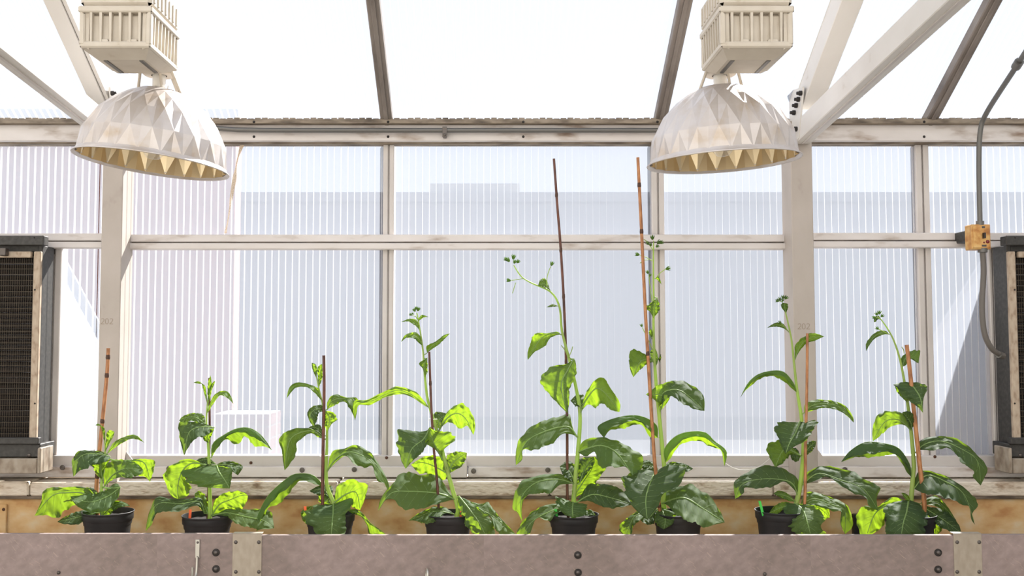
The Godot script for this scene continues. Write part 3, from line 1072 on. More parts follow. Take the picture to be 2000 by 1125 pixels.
	mb.lathe([Vector2(0.95 * R, 0.06 * R), Vector2(0.962 * R, 0.03 * R), Vector2(0.985 * R, 0.006 * R), Vector2(1.0 * R, -0.004 * R), Vector2(1.008 * R, 0.004 * R), Vector2(1.0 * R, 0.016 * R), Vector2(0.972 * R, 0.035 * R), Vector2(0.955 * R, 0.07 * R)], t, 72)
	part(o, "rim", mb, M.dome)
	mb = MB.new()
	mb.lathe([Vector2(0.31 * R, 0.96 * R), Vector2(0.29 * R, 0.985 * R), Vector2(0.13 * R, 0.985 * R), Vector2(0.125 * R, 0.97 * R)], t, 36)
	part(o, "crown_ring", mb, M.dome)
	# bulb
	mb = MB.new()
	var bt := Transform3D(tilt, rim + tilt.y * 0.02)
	var bp := []
	for q: Array in [[0.0005, 0.0], [0.022, 0.004], [0.036, 0.02], [0.040, 0.045], [0.038, 0.08], [0.03, 0.13], [0.022, 0.19], [0.019, 0.25], [0.019, 0.29]]:
		bp.append(Vector2(q[0], q[1]))
	mb.lathe(bp, bt, 24)
	var bu := part(o, "bulb", mb, M.glass)
	mb = MB.new()
	mb.rod(bt * Vector3(0, 0.04, 0), bt * Vector3(0, 0.13, 0), 0.009, 10)
	mb.rod(bt * Vector3(0.018, 0.02, 0), bt * Vector3(0.018, 0.28, 0), 0.0018, 6)
	mb.rod(bt * Vector3(-0.018, 0.06, 0.004), bt * Vector3(-0.018, 0.28, 0.004), 0.0018, 6)
	for y: float in [0.03, 0.05, 0.066]:
		mb.rod(bt * Vector3(-0.026, y, 0.0), bt * Vector3(0.026, y, 0.0), 0.002, 6)
	part(bu, "arc_tube", mb, M.zinc)
	# support rods
	for q: Array in [[-0.062, 0.052, -0.078, 0.03], [0.018, 0.054, 0.022, 0.066], [0.06, 0.05, 0.078, 0.024], [0.03, -0.05, 0.05, -0.06]]:
		mb = MB.new()
		mb.tube(PackedVector3Array([cup + Vector3(q[0] * 0.85, 0.02, q[1] * 0.85), t * Vector3(q[2], 0.965 * R, q[3])]), PackedFloat32Array([0.0055, 0.0055]), 8)
		part(o, "support_rod", mb, M.ballast)


func lamp_pipe() -> void:
	var mb := MB.new()
	mb.rod(Vector3(-1.7, EYE + 1.535, -3.3), Vector3(1.75, EYE + 1.535, -3.3), 0.021, 12)
	var y := EYE + 1.535
	for x: float in [-1.63, 1.38]:
		mb.rod(Vector3(x, y, -3.3), Vector3(x, roof_y(-3.3) - 0.02, -3.3), 0.01)
	single("hanging_pipe", mb, M.zinc, "galvanised pipe under the roof that carries both grow lamps", "pipe", Vector3(0, EYE + 1.535, -3.3))


# ---------------------------------------------------------------- plants
var org := Vector2.ZERO
var zoom := 1.0
var depth := 3.85


func pix(a: Array, i: int) -> Vector2:
	return org + Vector2(a[i * 2], a[i * 2 + 1]) / zoom


func line_px(a: Array, first: Vector2, last: Vector2) -> PackedVector3Array:
	var p := PackedVector3Array([Vector3(first.x, first.y, 0)])
	for i in a.size() / 2:
		var q := pix(a, i)
		p.append(Vector3(q.x, q.y, 0))
	p.append(Vector3(last.x, last.y, 0))
	return p


# mode: d shows the upper face, b the lit-through face, f hangs upright, h droops towards the viewer, a arches over a crest
func leaf(plant: Node3D, stem: PackedVector3Array, zs: float, mode: String, zt: float, mid: Array, ea: Array, eb: Array, which: String, sd: int) -> void:
	var nt := 44
	var half := 8
	var k := mid.size() / 2
	var base := pix(mid, 0)
	var tip := pix(mid, k - 1)
	var ms := line_px(mid.slice(2, mid.size() - 2), base, tip)
	var m := smooth_line(ms, nt)
	var a := smooth_line(line_px(ea, base, tip), nt)
	var b := smooth_line(line_px(eb, base, tip), nt)
	var za := -1.12
	var zb := 1.12
	if mode == "b":
		za = 0.28
		zb = -0.42
	elif mode == "h":
		za = -0.35
		zb = -0.35
	elif mode == "f":
		za = -0.15
		zb = 0.30
	elif mode == "a":
		# crest on the upper outline, near half down to the drawn line, far half below it
		var keep := m
		m = a
		a = keep
		za = 0.75
		zb = -0.65
	var pxm := F / depth
	# arc of the rib: leaves swing out to zt metres towards the viewer
	var pts := PackedVector3Array()
	var rows := []
	for i in nt + 1:
		var t := float(i) / nt
		var wide := sqrt(maxf(0.0, sin(PI * t)))
		var zm := zs + zt * sin(t * PI * 0.5)
		var row := PackedVector3Array()
		for j in range(-half, half + 1):
			var f := absf(float(j)) / half
			var e := a[i] if j < 0 else b[i]
			var kz := za if j < 0 else zb
			var wpx := m[i].distance_to(e)
			var wm := wpx / pxm
			var ph := sd * 1.7 + (0.9 if j < 0 else 0.0)
			# puckered blade between side veins, frilled margin
			var vein := t * 8.5 - f * 1.1 + ph * 0.13
			var q := absf(sin(PI * vein))
			var z := zm + kz * wm * f + wm * 0.28 * f * (1.0 - f) * (1.0 if mode != "b" else -0.6)
			z += (q - 0.6) * 0.0022 * (0.6 + 0.8 * wob.get_noise_2d(t * 160.0, sd * 33.0)) * smoothstep(0.0, 0.35, f) * wide
			z += wob.get_noise_3d(t * 300.0, f * 90.0 * signf(j + 0.5), sd * 91.0) * 0.035 * f * f * wide
			z += wob.get_noise_3d(t * 900.0, f * 330.0 * signf(j + 0.5), sd * 17.0) * 0.003 * minf(1.0, wm * 25.0) * wide
			var frill := 1.0 + (wob.get_noise_3d(t * 420.0, 40.0 * signf(j + 0.5), sd * 57.0) * 0.22 * wide) * f * f
			var px := m[i].lerp(e, f * frill)
			px.y += (q - 0.6) * 0.5 * smoothstep(0.1, 0.5, f) * wide
			row.append(P(px.x, px.y, depth - z))
		rows.append(row)
		pts.append_array(row)
	var mb := MB.new()
	mb.grid(pts, nt + 1, half * 2 + 1)
	var lf := part(plant, "leaf", mb, M[which])
	# midrib, side veins and the stalk that joins the stem
	mb = MB.new()
	var near := 1e9
	var root := Vector3.ZERO
	var p0: Vector3 = rows[0][half]
	for q in stem:
		var dd := q.distance_to(p0)
		if dd < near:
			near = dd
			root = q
	var wmax := 0.0
	for i in nt:
		wmax = maxf(wmax, a[i].distance_to(b[i]) / pxm)
	var r0 := clampf(0.0009 + wmax * 0.022, 0.0011, 0.0034)
	var ribs := PackedVector3Array()
	var rad := PackedFloat32Array()
	if near > 0.006:
		ribs.append(root)
		ribs.append(root.lerp(p0, 0.5) + Vector3(0, -near * 0.08, 0))
		rad.append(r0 * 1.35)
		rad.append(r0 * 1.25)
	for i in range(0, nt - 1, 2):
		ribs.append(rows[i][half])
		rad.append(r0 * lerpf(1.15, 0.28, float(i) / nt))
	mb.tube(ribs, rad, 6)
	if wmax > 0.03:
		for sgn: int in [-1, 1]:
			for v in 7:
				var p := PackedVector3Array()
				var rr := PackedFloat32Array()
				for c in 7:
					var fc := c / 6.0 * 0.86
					var ti := clampf((v + 0.9 + fc * 1.3) / 9.2, 0.0, 0.97) * nt
					var jj := fc * half
					var i0 := int(ti)
					var j0 := int(jj)
					var x := half + sgn * j0
					var x2 := half + sgn * mini(j0 + 1, half)
					var u0: Vector3 = rows[i0][x].lerp(rows[i0][x2], jj - j0)
					var u1: Vector3 = rows[i0 + 1][x].lerp(rows[i0 + 1][x2], jj - j0)
					p.append(u0.lerp(u1, ti - i0))
					rr.append(lerpf(0.0006, 0.0002, c / 6.0))
				mb.tube(p, rr, 4, false)
	part(lf, "midrib", mb, M.vein)


func cane(plant: Node3D, pts: Array, w: float, m: Material, nodes: Array, z: float) -> void:
	var line := PackedVector3Array()
	for i in pts.size() / 2:
		var q := pix(pts, i)
		line.append(P(q.x, q.y, depth - z))
	# down into the pot
	var e := line[line.size() - 1]
	if e.y > EYE - 0.72:
		line.append(Vector3(lerpf(e.x, origin[plant].x, 0.3), EYE - 0.74, lerpf(e.z, -depth, 0.5)))
	var mb := MB.new()
	var sm := smooth_line(line, 40)
	var r := PackedFloat32Array()
	for i in 41:
		r.append(w * lerpf(0.9, 1.05, i / 40.0))
	mb.tube(sm, r, 10)
	var st := part(plant, "bamboo_stake", mb, m)
	for f: float in nodes:
		var p := sm[int(f * 40)]
		mb = MB.new()
		mb.lathe([Vector2(w, -0.008), Vector2(w * 1.1, -0.003), Vector2(w * 1.14, 0.0), Vector2(w * 1.06, 0.004), Vector2(w, 0.01)], Transform3D(Basis(), p), 10)
		part(st, "stake_joint", mb, M.cane_node)


func bud(mb: MB, p: Vector3, dir: Vector3, r: float) -> void:
	var q := Quaternion(Vector3.UP, dir.normalized())
	mb.lathe([Vector2(0.0005, 0), Vector2(r * 0.55, r * 0.2), Vector2(r, r * 0.9), Vector2(r * 0.95, r * 1.7), Vector2(r * 0.55, r * 2.5), Vector2(0.0005, r * 3.2)], Transform3D(Basis(q), p), 8)
	for k in 4:
		var a := TAU * k / 4.0 + 0.4
		var o := Basis(q) * Vector3(cos(a), 0, sin(a))
		mb.tube(PackedVector3Array([p + o * r * 0.8 + dir.normalized() * r * 1.2, p + o * r * 1.3 + dir.normalized() * r * 2.4, p + o * r * 1.2 + dir.normalized() * r * 3.5]), PackedFloat32Array([r * 0.35, r * 0.3, r * 0.05]), 5)


func plant(spec: Dictionary) -> void:
	org = Vector2(spec.at[0], spec.at[1])
	zoom = spec.zoom
	depth = spec.get("depth", 3.85)
	var px: float = spec.pot
	var c := P(px, spec.get("rim", 1001.0), depth)
	var top := EYE - 0.86
	var o := thing("potted_tobacco_plant", spec.label, "plant", Vector3(c.x, top, -depth), "potted plants in a row on the bench")
	# pot
	var R := 0.0985
	var H := c.y - top
	var mb := MB.new()
	var t := Transform3D(Basis(), Vector3(c.x, top, -depth))
	mb.lathe([Vector2(0.001, 0.001), Vector2(R * 0.72, 0.001), Vector2(R * 0.75, 0.006), Vector2(R * 0.885, H - 0.036), Vector2(R * 0.90, H - 0.033), Vector2(R * 0.965, H - 0.031), Vector2(R * 0.975, H - 0.012), Vector2(R * 0.955, H - 0.010), Vector2(R * 0.975, H - 0.006), Vector2(R, H - 0.003), Vector2(R, H), Vector2(R * 0.965, H), Vector2(R * 0.93, H - 0.03), Vector2(R * 0.90, H - 0.05)], t, 40)
	part(o, "pot", mb, M.pot)
	mb = MB.new()
	var sp := PackedVector3Array()
	for i in 7:
		for j in 28:
			var a := TAU * j / 28.0
			var rr := R * 0.925 * maxf(0.001, i / 6.0)
			sp.append(t * Vector3(cos(a) * rr, H - 0.022 + wob.get_noise_2d(cos(a) * rr * 900.0, sin(a) * rr * 900.0 + px) * 0.008, sin(a) * rr))
	mb.grid(sp, 7, 28, true)
	part(o, "soil", mb, M.soil)
	# stem
	var line := PackedVector3Array()
	var n: int = spec.stem.size() / 2
	for i in n:
		var q := pix(spec.stem, i)
		line.append(P(q.x, q.y, depth - (0.01 * i / n)))
	line.insert(0, Vector3(line[0].x * 0.6 + c.x * 0.4, top + H - 0.035, -depth))
	var sm := smooth_line(line, 60)
	var rad := PackedFloat32Array()
	for i in 61:
		rad.append(lerpf(spec.get("thick", 0.0085), 0.0022, pow(i / 60.0, 1.15)))
	mb = MB.new()
	mb.tube(sm, rad, 10)
	var stem := part(o, "stem", mb, M.stem)
	# side twigs carrying buds
	if spec.has("twigs"):
		for w: Array in spec.twigs:
			mb = MB.new()
			var q := PackedVector3Array()
			for i in w.size() / 2:
				var g := pix(w, i)
				q.append(P(g.x, g.y, depth - 0.012 - 0.012 * i))
			mb.tube(smooth_line(q, 10), PackedFloat32Array([0.0016]), 6)
			part(stem, "twig", mb, M.stem)
	if spec.has("buds"):
		for w: Array in spec.buds:
			mb = MB.new()
			var g := org + Vector2(w[0], w[1]) / zoom
			var p := P(g.x, g.y, depth - 0.02)
			bud(mb, p, Vector3(w[2], w[3], 0.25), w[4])
			part(o, "flower_bud", mb, M.leaf_young)
	cane(o, spec.cane, spec.cane_w, M[spec.cane_m], spec.get("joints", []), spec.get("cane_z", 0.016))
	if spec.has("tie"):
		mb = MB.new()
		var g := org + Vector2(spec.tie[0], spec.tie[1]) / zoom
		var tc := P(g.x, g.y, depth - 0.01)
		var ring := PackedVector3Array()
		for k in 17:
			ring.append(tc + Vector3(cos(TAU * k / 16.0) * 0.017, 0.002 * sin(TAU * k / 8.0), sin(TAU * k / 16.0) * 0.02))
		mb.tube(ring, PackedFloat32Array([0.0012]), 5)
		part(o, "plant_tie", mb, M.twist)
	if spec.has("tag"):
		mb = MB.new()
		var g := org + Vector2(spec.tag[0], spec.tag[1]) / zoom
		var g2 := org + Vector2(spec.tag[2], spec.tag[3]) / zoom
		var w := P(g.x + 2.5, g.y, depth - 0.05).x - P(g.x, g.y, depth - 0.05).x
		var a := P(g.x, g.y, depth - 0.05)
		var b := P(g2.x, g2.y, depth - 0.05) - Vector3(0, 0.02, 0)
		var dx := Vector3(w, 0, 0)
		var dz := Vector3(0, 0, -0.0012)
		mb.hexa([a - dx, a + dx, a + dx + dz, a - dx + dz, b - dx, b + dx, b + dx + dz, b - dx + dz])
		part(o, "plant_tag", mb, M.orange if spec.tag[4] else M.green_tag)
	var sd: int = int(px)
	for l: Array in spec.leaves:
		leaf(o, sm, 0.006, l[0], l[1] * 0.01, l[2], l[3], l[4], l[5] if l.size() > 5 else "leaf", sd)
		sd += 1


func plants() -> void:
	plant({"label": "shortest tobacco plant in black pot, tan stake rising far above it", "at": [60, 660], "zoom": 2.8846, "pot": 211, "rim": 998.0, "thick": 0.0075,
		"stem": [405, 1000, 400, 900, 400, 800, 415, 700, 420, 620, 414, 560],
		"cane": [437, 58, 430, 200, 403, 480, 380, 720, 370, 870], "cane_w": 0.0078, "cane_m": "cane_tan", "joints": [0.065, 0.17, 0.40, 0.72], "cane_z": -0.02,
		"leaves": [
			["b", 1, [418, 610, 410, 520, 388, 487, 364, 494], [400, 515, 380, 482], [418, 515, 394, 497], "leaf_young"],
			["b", 1, [420, 645, 442, 580, 472, 530], [424, 570, 433, 525, 452, 520], [445, 592, 466, 552], "leaf_young"],
			["d", 2, [428, 655, 490, 585, 560, 558, 600, 560, 642, 592], [468, 590, 540, 552, 592, 547], [502, 600, 560, 570, 605, 574], "leaf_young"],
			["d", 5, [447, 668, 380, 655, 310, 655, 262, 690, 240, 782], [410, 643, 335, 634, 268, 641, 233, 695], [430, 692, 345, 722, 285, 742, 255, 768], "leaf_old"],
			["b", 2, [406, 805, 396, 740, 392, 690, 372, 665], [370, 765, 344, 705], [414, 745, 442, 682], "leaf_young"],
			["d", 6, [412, 838, 465, 770, 540, 735, 634, 745], [412, 770, 428, 702, 520, 688, 592, 702], [480, 790, 560, 788, 622, 768], "leaf"],
			["b", 1, [555, 690, 640, 705, 672, 812], [600, 682, 690, 688, 694, 740], [596, 740, 602, 772, 648, 785], "leaf_young"],
			["b", 3, [395, 960, 310, 880, 210, 872, 120, 890, 22, 1002], [330, 850, 200, 841, 84, 852, 58, 925], [325, 905, 235, 945, 150, 1007, 72, 1000], "leaf"],
			["d", 7, [505, 842, 430, 895, 330, 925, 222, 893], [478, 819, 400, 867, 300, 884], [490, 905, 432, 966, 360, 984, 268, 955], "leaf"],
			["d", 4, [375, 985, 290, 1005, 220, 1022, 150, 1036], [330, 973, 260, 978, 188, 1010], [335, 1012, 270, 1047, 198, 1050], "leaf_old"],
			["d", 1, [405, 1000, 455, 950, 505, 933, 562, 947], [420, 952, 465, 919, 522, 923], [440, 1000, 485, 962, 532, 950], "leaf"],
			["d", -3, [380, 875, 310, 858, 234, 862], [350, 845, 300, 846], [340, 880, 300, 885], "leaf_old"],
		]})
	plant({"label": "stocky tobacco plant with broad front leaf, dark stake hidden behind its stem", "at": [280, 720], "zoom": 3.4077, "pot": 405.5, "rim": 1005.0, "thick": 0.0085,
		"stem": [443, 975, 442, 800, 436, 600, 428, 460, 420, 360, 425, 250, 434, 180],
		"cane": [438, 62, 440, 250, 440, 470], "cane_w": 0.0048, "cane_m": "cane_dark", "cane_z": -0.03, "tag": [313, 938, 308, 975, 1],
		"leaves": [
			["f", 1, [430, 245, 441, 150, 448, 44], [427, 150, 431, 88], [456, 140, 453, 80], "leaf_young"],
			["f", 1, [426, 240, 411, 160, 395, 103, 365, 93, 333, 93], [402, 155, 385, 96, 360, 84], [419, 155, 405, 108, 362, 100], "leaf_young"],
			["b", 0, [438, 175, 456, 120, 479, 84], [448, 120, 465, 88], [463, 125], "leaf_young"],
			["d", 2, [420, 308, 458, 222, 500, 172, 550, 162, 598, 236], [440, 235, 480, 166, 550, 148, 586, 188], [470, 228, 508, 180, 550, 190, 580, 214], "leaf_young"],
			["d", -4, [412, 368, 350, 325, 290, 325, 238, 345], [402, 312, 340, 294, 268, 313], [385, 364, 310, 352, 260, 364], "leaf"],
			["d", 7, [472, 392, 390, 388, 305, 425, 272, 580], [425, 371, 340, 354, 243, 368, 240, 450, 256, 525], [455, 420, 395, 452, 342, 472, 298, 525], "leaf_old"],
			["b", 3, [432, 495, 426, 450, 472, 400], [398, 470, 408, 430, 440, 404], [444, 470, 460, 430], "leaf_young"],
			["a", 2, [455, 592, 495, 525, 555, 452, 620, 425, 660, 425, 740, 460, 805, 500, 856, 543], [463, 500, 540, 440, 620, 400, 700, 394, 770, 430, 822, 490], [480, 540, 550, 470, 600, 502, 645, 495, 672, 455, 720, 502, 770, 518, 815, 520], "leaf"],
			["b", 1, [432, 645, 330, 628, 260, 680, 230, 780, 232, 866], [300, 600, 198, 640, 133, 700, 158, 785, 190, 852], [380, 658, 280, 720, 318, 790, 282, 852], "leaf_young"],
			["h", 14, [488, 645, 505, 690, 545, 745, 575, 798], [385, 653, 250, 680, 280, 742, 345, 778, 450, 792, 520, 795], [552, 653, 590, 668, 586, 740], "leaf"],
			["d", -2, [478, 642, 560, 640, 625, 665, 630, 710], [540, 617, 612, 621, 662, 650], [565, 662, 602, 692], "leaf_old"],
			["d", -4, [482, 632, 420, 607, 348, 615], [432, 592, 380, 596], [430, 645, 380, 645], "leaf_old"],
			["d", 6, [405, 962, 372, 885, 250, 900, 110, 895, 52, 960, 16, 1082], [385, 861, 280, 868, 180, 865, 90, 852, 45, 940, 23, 1020], [352, 912, 240, 952, 160, 952, 92, 962, 52, 1040], "leaf_old"],
			["b", -1, [455, 978, 505, 905, 580, 872, 650, 845, 696, 848], [470, 882, 540, 830, 610, 814, 672, 823], [490, 965, 560, 935, 640, 940, 682, 900], "leaf_young"],
			["d", 7, [482, 972, 560, 960, 680, 985, 800, 1012, 870, 1062], [560, 935, 680, 940, 780, 935, 852, 960], [560, 988, 640, 1042, 750, 1067, 830, 1067], "leaf"],
			["b", -2, [432, 972, 400, 905, 345, 828], [382, 935, 343, 855], [432, 905, 405, 835, 372, 814], "leaf_young"],
		]})
	plant({"label": "tobacco plant with thick square-cut brown stake standing taller than its tip", "at": [500, 680], "zoom": 2.9607, "pot": 645, "rim": 1001.0, "thick": 0.0088,
		"stem": [448, 905, 412, 800, 405, 700, 410, 550, 408, 430, 385, 320, 365, 240, 350, 165],
		"cane": [392, 42, 394, 250, 388, 600, 385, 905], "cane_w": 0.0066, "cane_m": "cane_dark", "cane_z": 0.03, "tie": [395, 622], "tag": [284, 915, 288, 950, 1],
		"leaves": [
			["f", 1, [350, 175, 341, 130, 322, 84], [326, 122], [353, 122, 346, 94], "leaf_young"],
			["f", -1, [364, 225, 369, 160, 383, 90], [355, 150, 358, 108], [381, 182, 384, 132], "leaf_young"],
			["d", 3, [387, 315, 350, 252, 300, 217, 240, 213, 202, 237, 176, 293], [362, 236, 300, 207, 240, 199, 194, 225], [342, 262, 296, 227, 240, 226, 208, 250], "leaf_young"],
			["d", 3, [412, 355, 440, 305, 500, 290, 555, 305, 574, 418], [413, 312, 450, 266, 520, 284, 588, 294], [440, 338, 502, 310, 532, 332, 556, 375], "leaf"],
			["d", 4, [402, 378, 352, 352, 315, 385, 335, 452], [382, 327, 330, 337, 296, 374, 314, 430], [392, 372, 366, 372, 350, 420], "leaf_old"],
			["b", 4, [398, 362, 425, 402, 413, 488], [442, 370, 471, 410, 436, 440], [394, 400, 400, 452], "leaf_young"],
			["b", 4, [388, 525, 340, 482, 270, 485, 195, 535, 165, 707], [362, 482, 260, 461, 143, 500, 149, 600], [352, 512, 312, 492, 236, 550, 236, 602, 195, 672], "leaf"],
			["d", -3, [398, 505, 350, 462, 303, 461], [372, 446, 330, 446], [378, 507, 332, 472], "leaf_old"],
			["d", 4, [412, 712, 462, 640, 540, 600, 640, 635, 705, 705, 762, 822], [438, 600, 510, 580, 580, 559, 660, 604, 722, 690, 770, 790], [472, 652, 520, 622, 570, 672, 630, 692, 672, 682, 698, 762, 745, 782], "leaf"],
			["a", 6, [397, 805, 330, 780, 250, 760, 190, 800, 110, 870, 50, 945, 4, 1062], [330, 735, 230, 727, 170, 760, 80, 840, 30, 920, 4, 990], [352, 792, 272, 766, 222, 790, 182, 850, 125, 902, 70, 930, 40, 1000], "leaf"],
			["b", -3, [452, 895, 520, 845, 580, 835, 602, 937], [470, 800, 540, 761, 644, 784, 632, 860], [488, 905, 530, 888, 560, 918], "leaf_young"],
			["d", -4, [432, 885, 392, 818, 308, 826], [442, 800, 370, 794], [402, 852, 350, 848], "leaf_old"],
			["b", -2, [435, 905, 395, 880, 360, 848], [405, 848], [385, 905, 365, 890], "leaf_young"],
			["h", 16, [447, 903, 446, 960, 440, 1010, 436, 1082], [380, 904, 320, 920, 273, 968, 320, 1042, 380, 1082], [542, 871, 552, 920, 516, 965, 527, 1030, 508, 1080], "leaf"],
			["b", 3, [528, 938, 600, 955, 645, 1005, 758, 1082], [570, 931, 612, 950, 662, 1010, 712, 1045], [560, 957, 610, 977, 640, 1022, 660, 1080, 700, 1082], "leaf"],
			["b", 2, [332, 912, 300, 940, 268, 995], [288, 920, 260, 950], [312, 950, 288, 1005], "leaf_young"],
		]})
	plant({"label": "budding tobacco plant with thin dark stake and big pale lower leaf", "at": [690, 590], "zoom": 2.39375, "pot": 875, "rim": 1002.0, "thick": 0.0095,
		"stem": [490, 972, 465, 880, 435, 770, 410, 670, 390, 600, 360, 500, 345, 440, 335, 350, 325, 220, 305, 90, 297, 50],
		"cane": [355, 232, 365, 500, 378, 700, 391, 830], "cane_w": 0.0052, "cane_m": "cane_dark", "cane_z": 0.03, "joints": [0.18, 0.6], "tie": [372, 548], "tag": [505, 978, 502, 1002, 1],
		"buds": [[290, 45, -0.6, 1, 0.0045], [300, 42, 0.5, 1, 0.005], [294, 36, 0, 1, 0.004], [274, 62, -1, 0.5, 0.0035], [282, 58, -0.8, 0.6, 0.003], [318, 68, 1, 0.3, 0.003]],
		"twigs": [[300, 80, 290, 66, 276, 62], [302, 84, 312, 70, 322, 67]],
		"leaves": [
			["d", 1, [310, 132, 292, 97, 255, 83, 223, 94], [302, 90, 265, 77], [292, 112, 260, 92], "leaf_young"],
			["b", 1, [304, 90, 325, 66, 353, 70], [318, 60], [330, 72], "leaf_young"],
			["d", 3, [326, 207, 302, 168, 262, 158, 223, 187], [316, 165, 290, 141, 243, 154], [307, 192, 282, 170, 245, 168], "leaf_young"],
			["f", 2, [345, 238, 370, 202, 402, 180, 452, 147], [344, 205, 385, 184, 425, 154], [365, 222, 402, 197, 432, 167], "leaf_young"],
			["b", 3, [346, 262, 330, 300, 335, 352], [307, 287, 325, 312], [347, 300, 346, 330], "leaf_young"],
			["b", 4, [352, 492, 312, 462, 270, 432, 210, 412, 150, 432, 80, 465, 20, 475, 6, 500, 8, 548], [332, 462, 290, 420, 210, 394, 130, 425, 60, 458, 10, 458, -4, 500], [332, 484, 280, 448, 230, 432, 160, 442, 80, 480, 26, 482, 16, 520], "leaf_young"],
			["b", 3, [400, 602, 432, 550, 480, 520, 525, 545, 562, 622], [420, 550, 450, 504, 505, 474, 552, 515, 570, 577], [442, 562, 500, 587, 530, 577, 550, 602], "leaf_young"],
			["d", -3, [405, 597, 402, 552, 442, 524], [378, 567, 376, 520, 410, 514], [422, 572, 436, 547], "leaf_old"],
			["d", 7, [357, 590, 330, 640, 272, 690, 245, 780], [332, 604, 270, 601, 218, 606, 204, 665, 221, 732], [360, 622, 346, 662, 312, 712, 270, 752], "leaf_old"],
			["b", 5, [418, 738, 382, 670, 366, 630, 354, 586], [385, 692, 338, 660, 348, 620], [422, 692, 476, 640, 442, 609, 390, 603], "leaf_young"],
			["b", -3, [442, 802, 372, 765, 320, 750, 270, 760], [420, 735, 350, 717, 300, 740], [420, 834, 370, 802, 308, 798], "leaf_young"],
			["b", -4, [440, 802, 466, 752, 502, 722, 531, 704], [428, 742, 460, 704, 500, 699], [466, 793, 502, 768, 524, 742], "leaf"],
			["d", 6, [472, 922, 400, 895, 260, 885, 175, 895, 116, 977], [442, 880, 390, 811, 310, 807, 235, 799, 178, 855, 128, 920], [432, 932, 370, 952, 290, 970, 230, 967, 190, 924, 150, 927], "leaf"],
			["d", 6, [472, 992, 400, 978, 340, 990, 258, 1022], [430, 960, 380, 957, 310, 985], [432, 987, 400, 1012, 350, 1037, 288, 1022], "leaf"],
			["h", 11, [494, 908, 540, 965, 585, 1025, 618, 1090], [488, 930, 503, 1000, 543, 1062, 580, 1090], [560, 938, 622, 990, 657, 1040, 657, 1090], "leaf"],
			["d", 8, [528, 928, 600, 972, 660, 1005, 762, 1088], [600, 944, 630, 936, 667, 985, 722, 1045], [580, 962, 640, 1007, 662, 1055, 690, 1090], "leaf"],
		]})
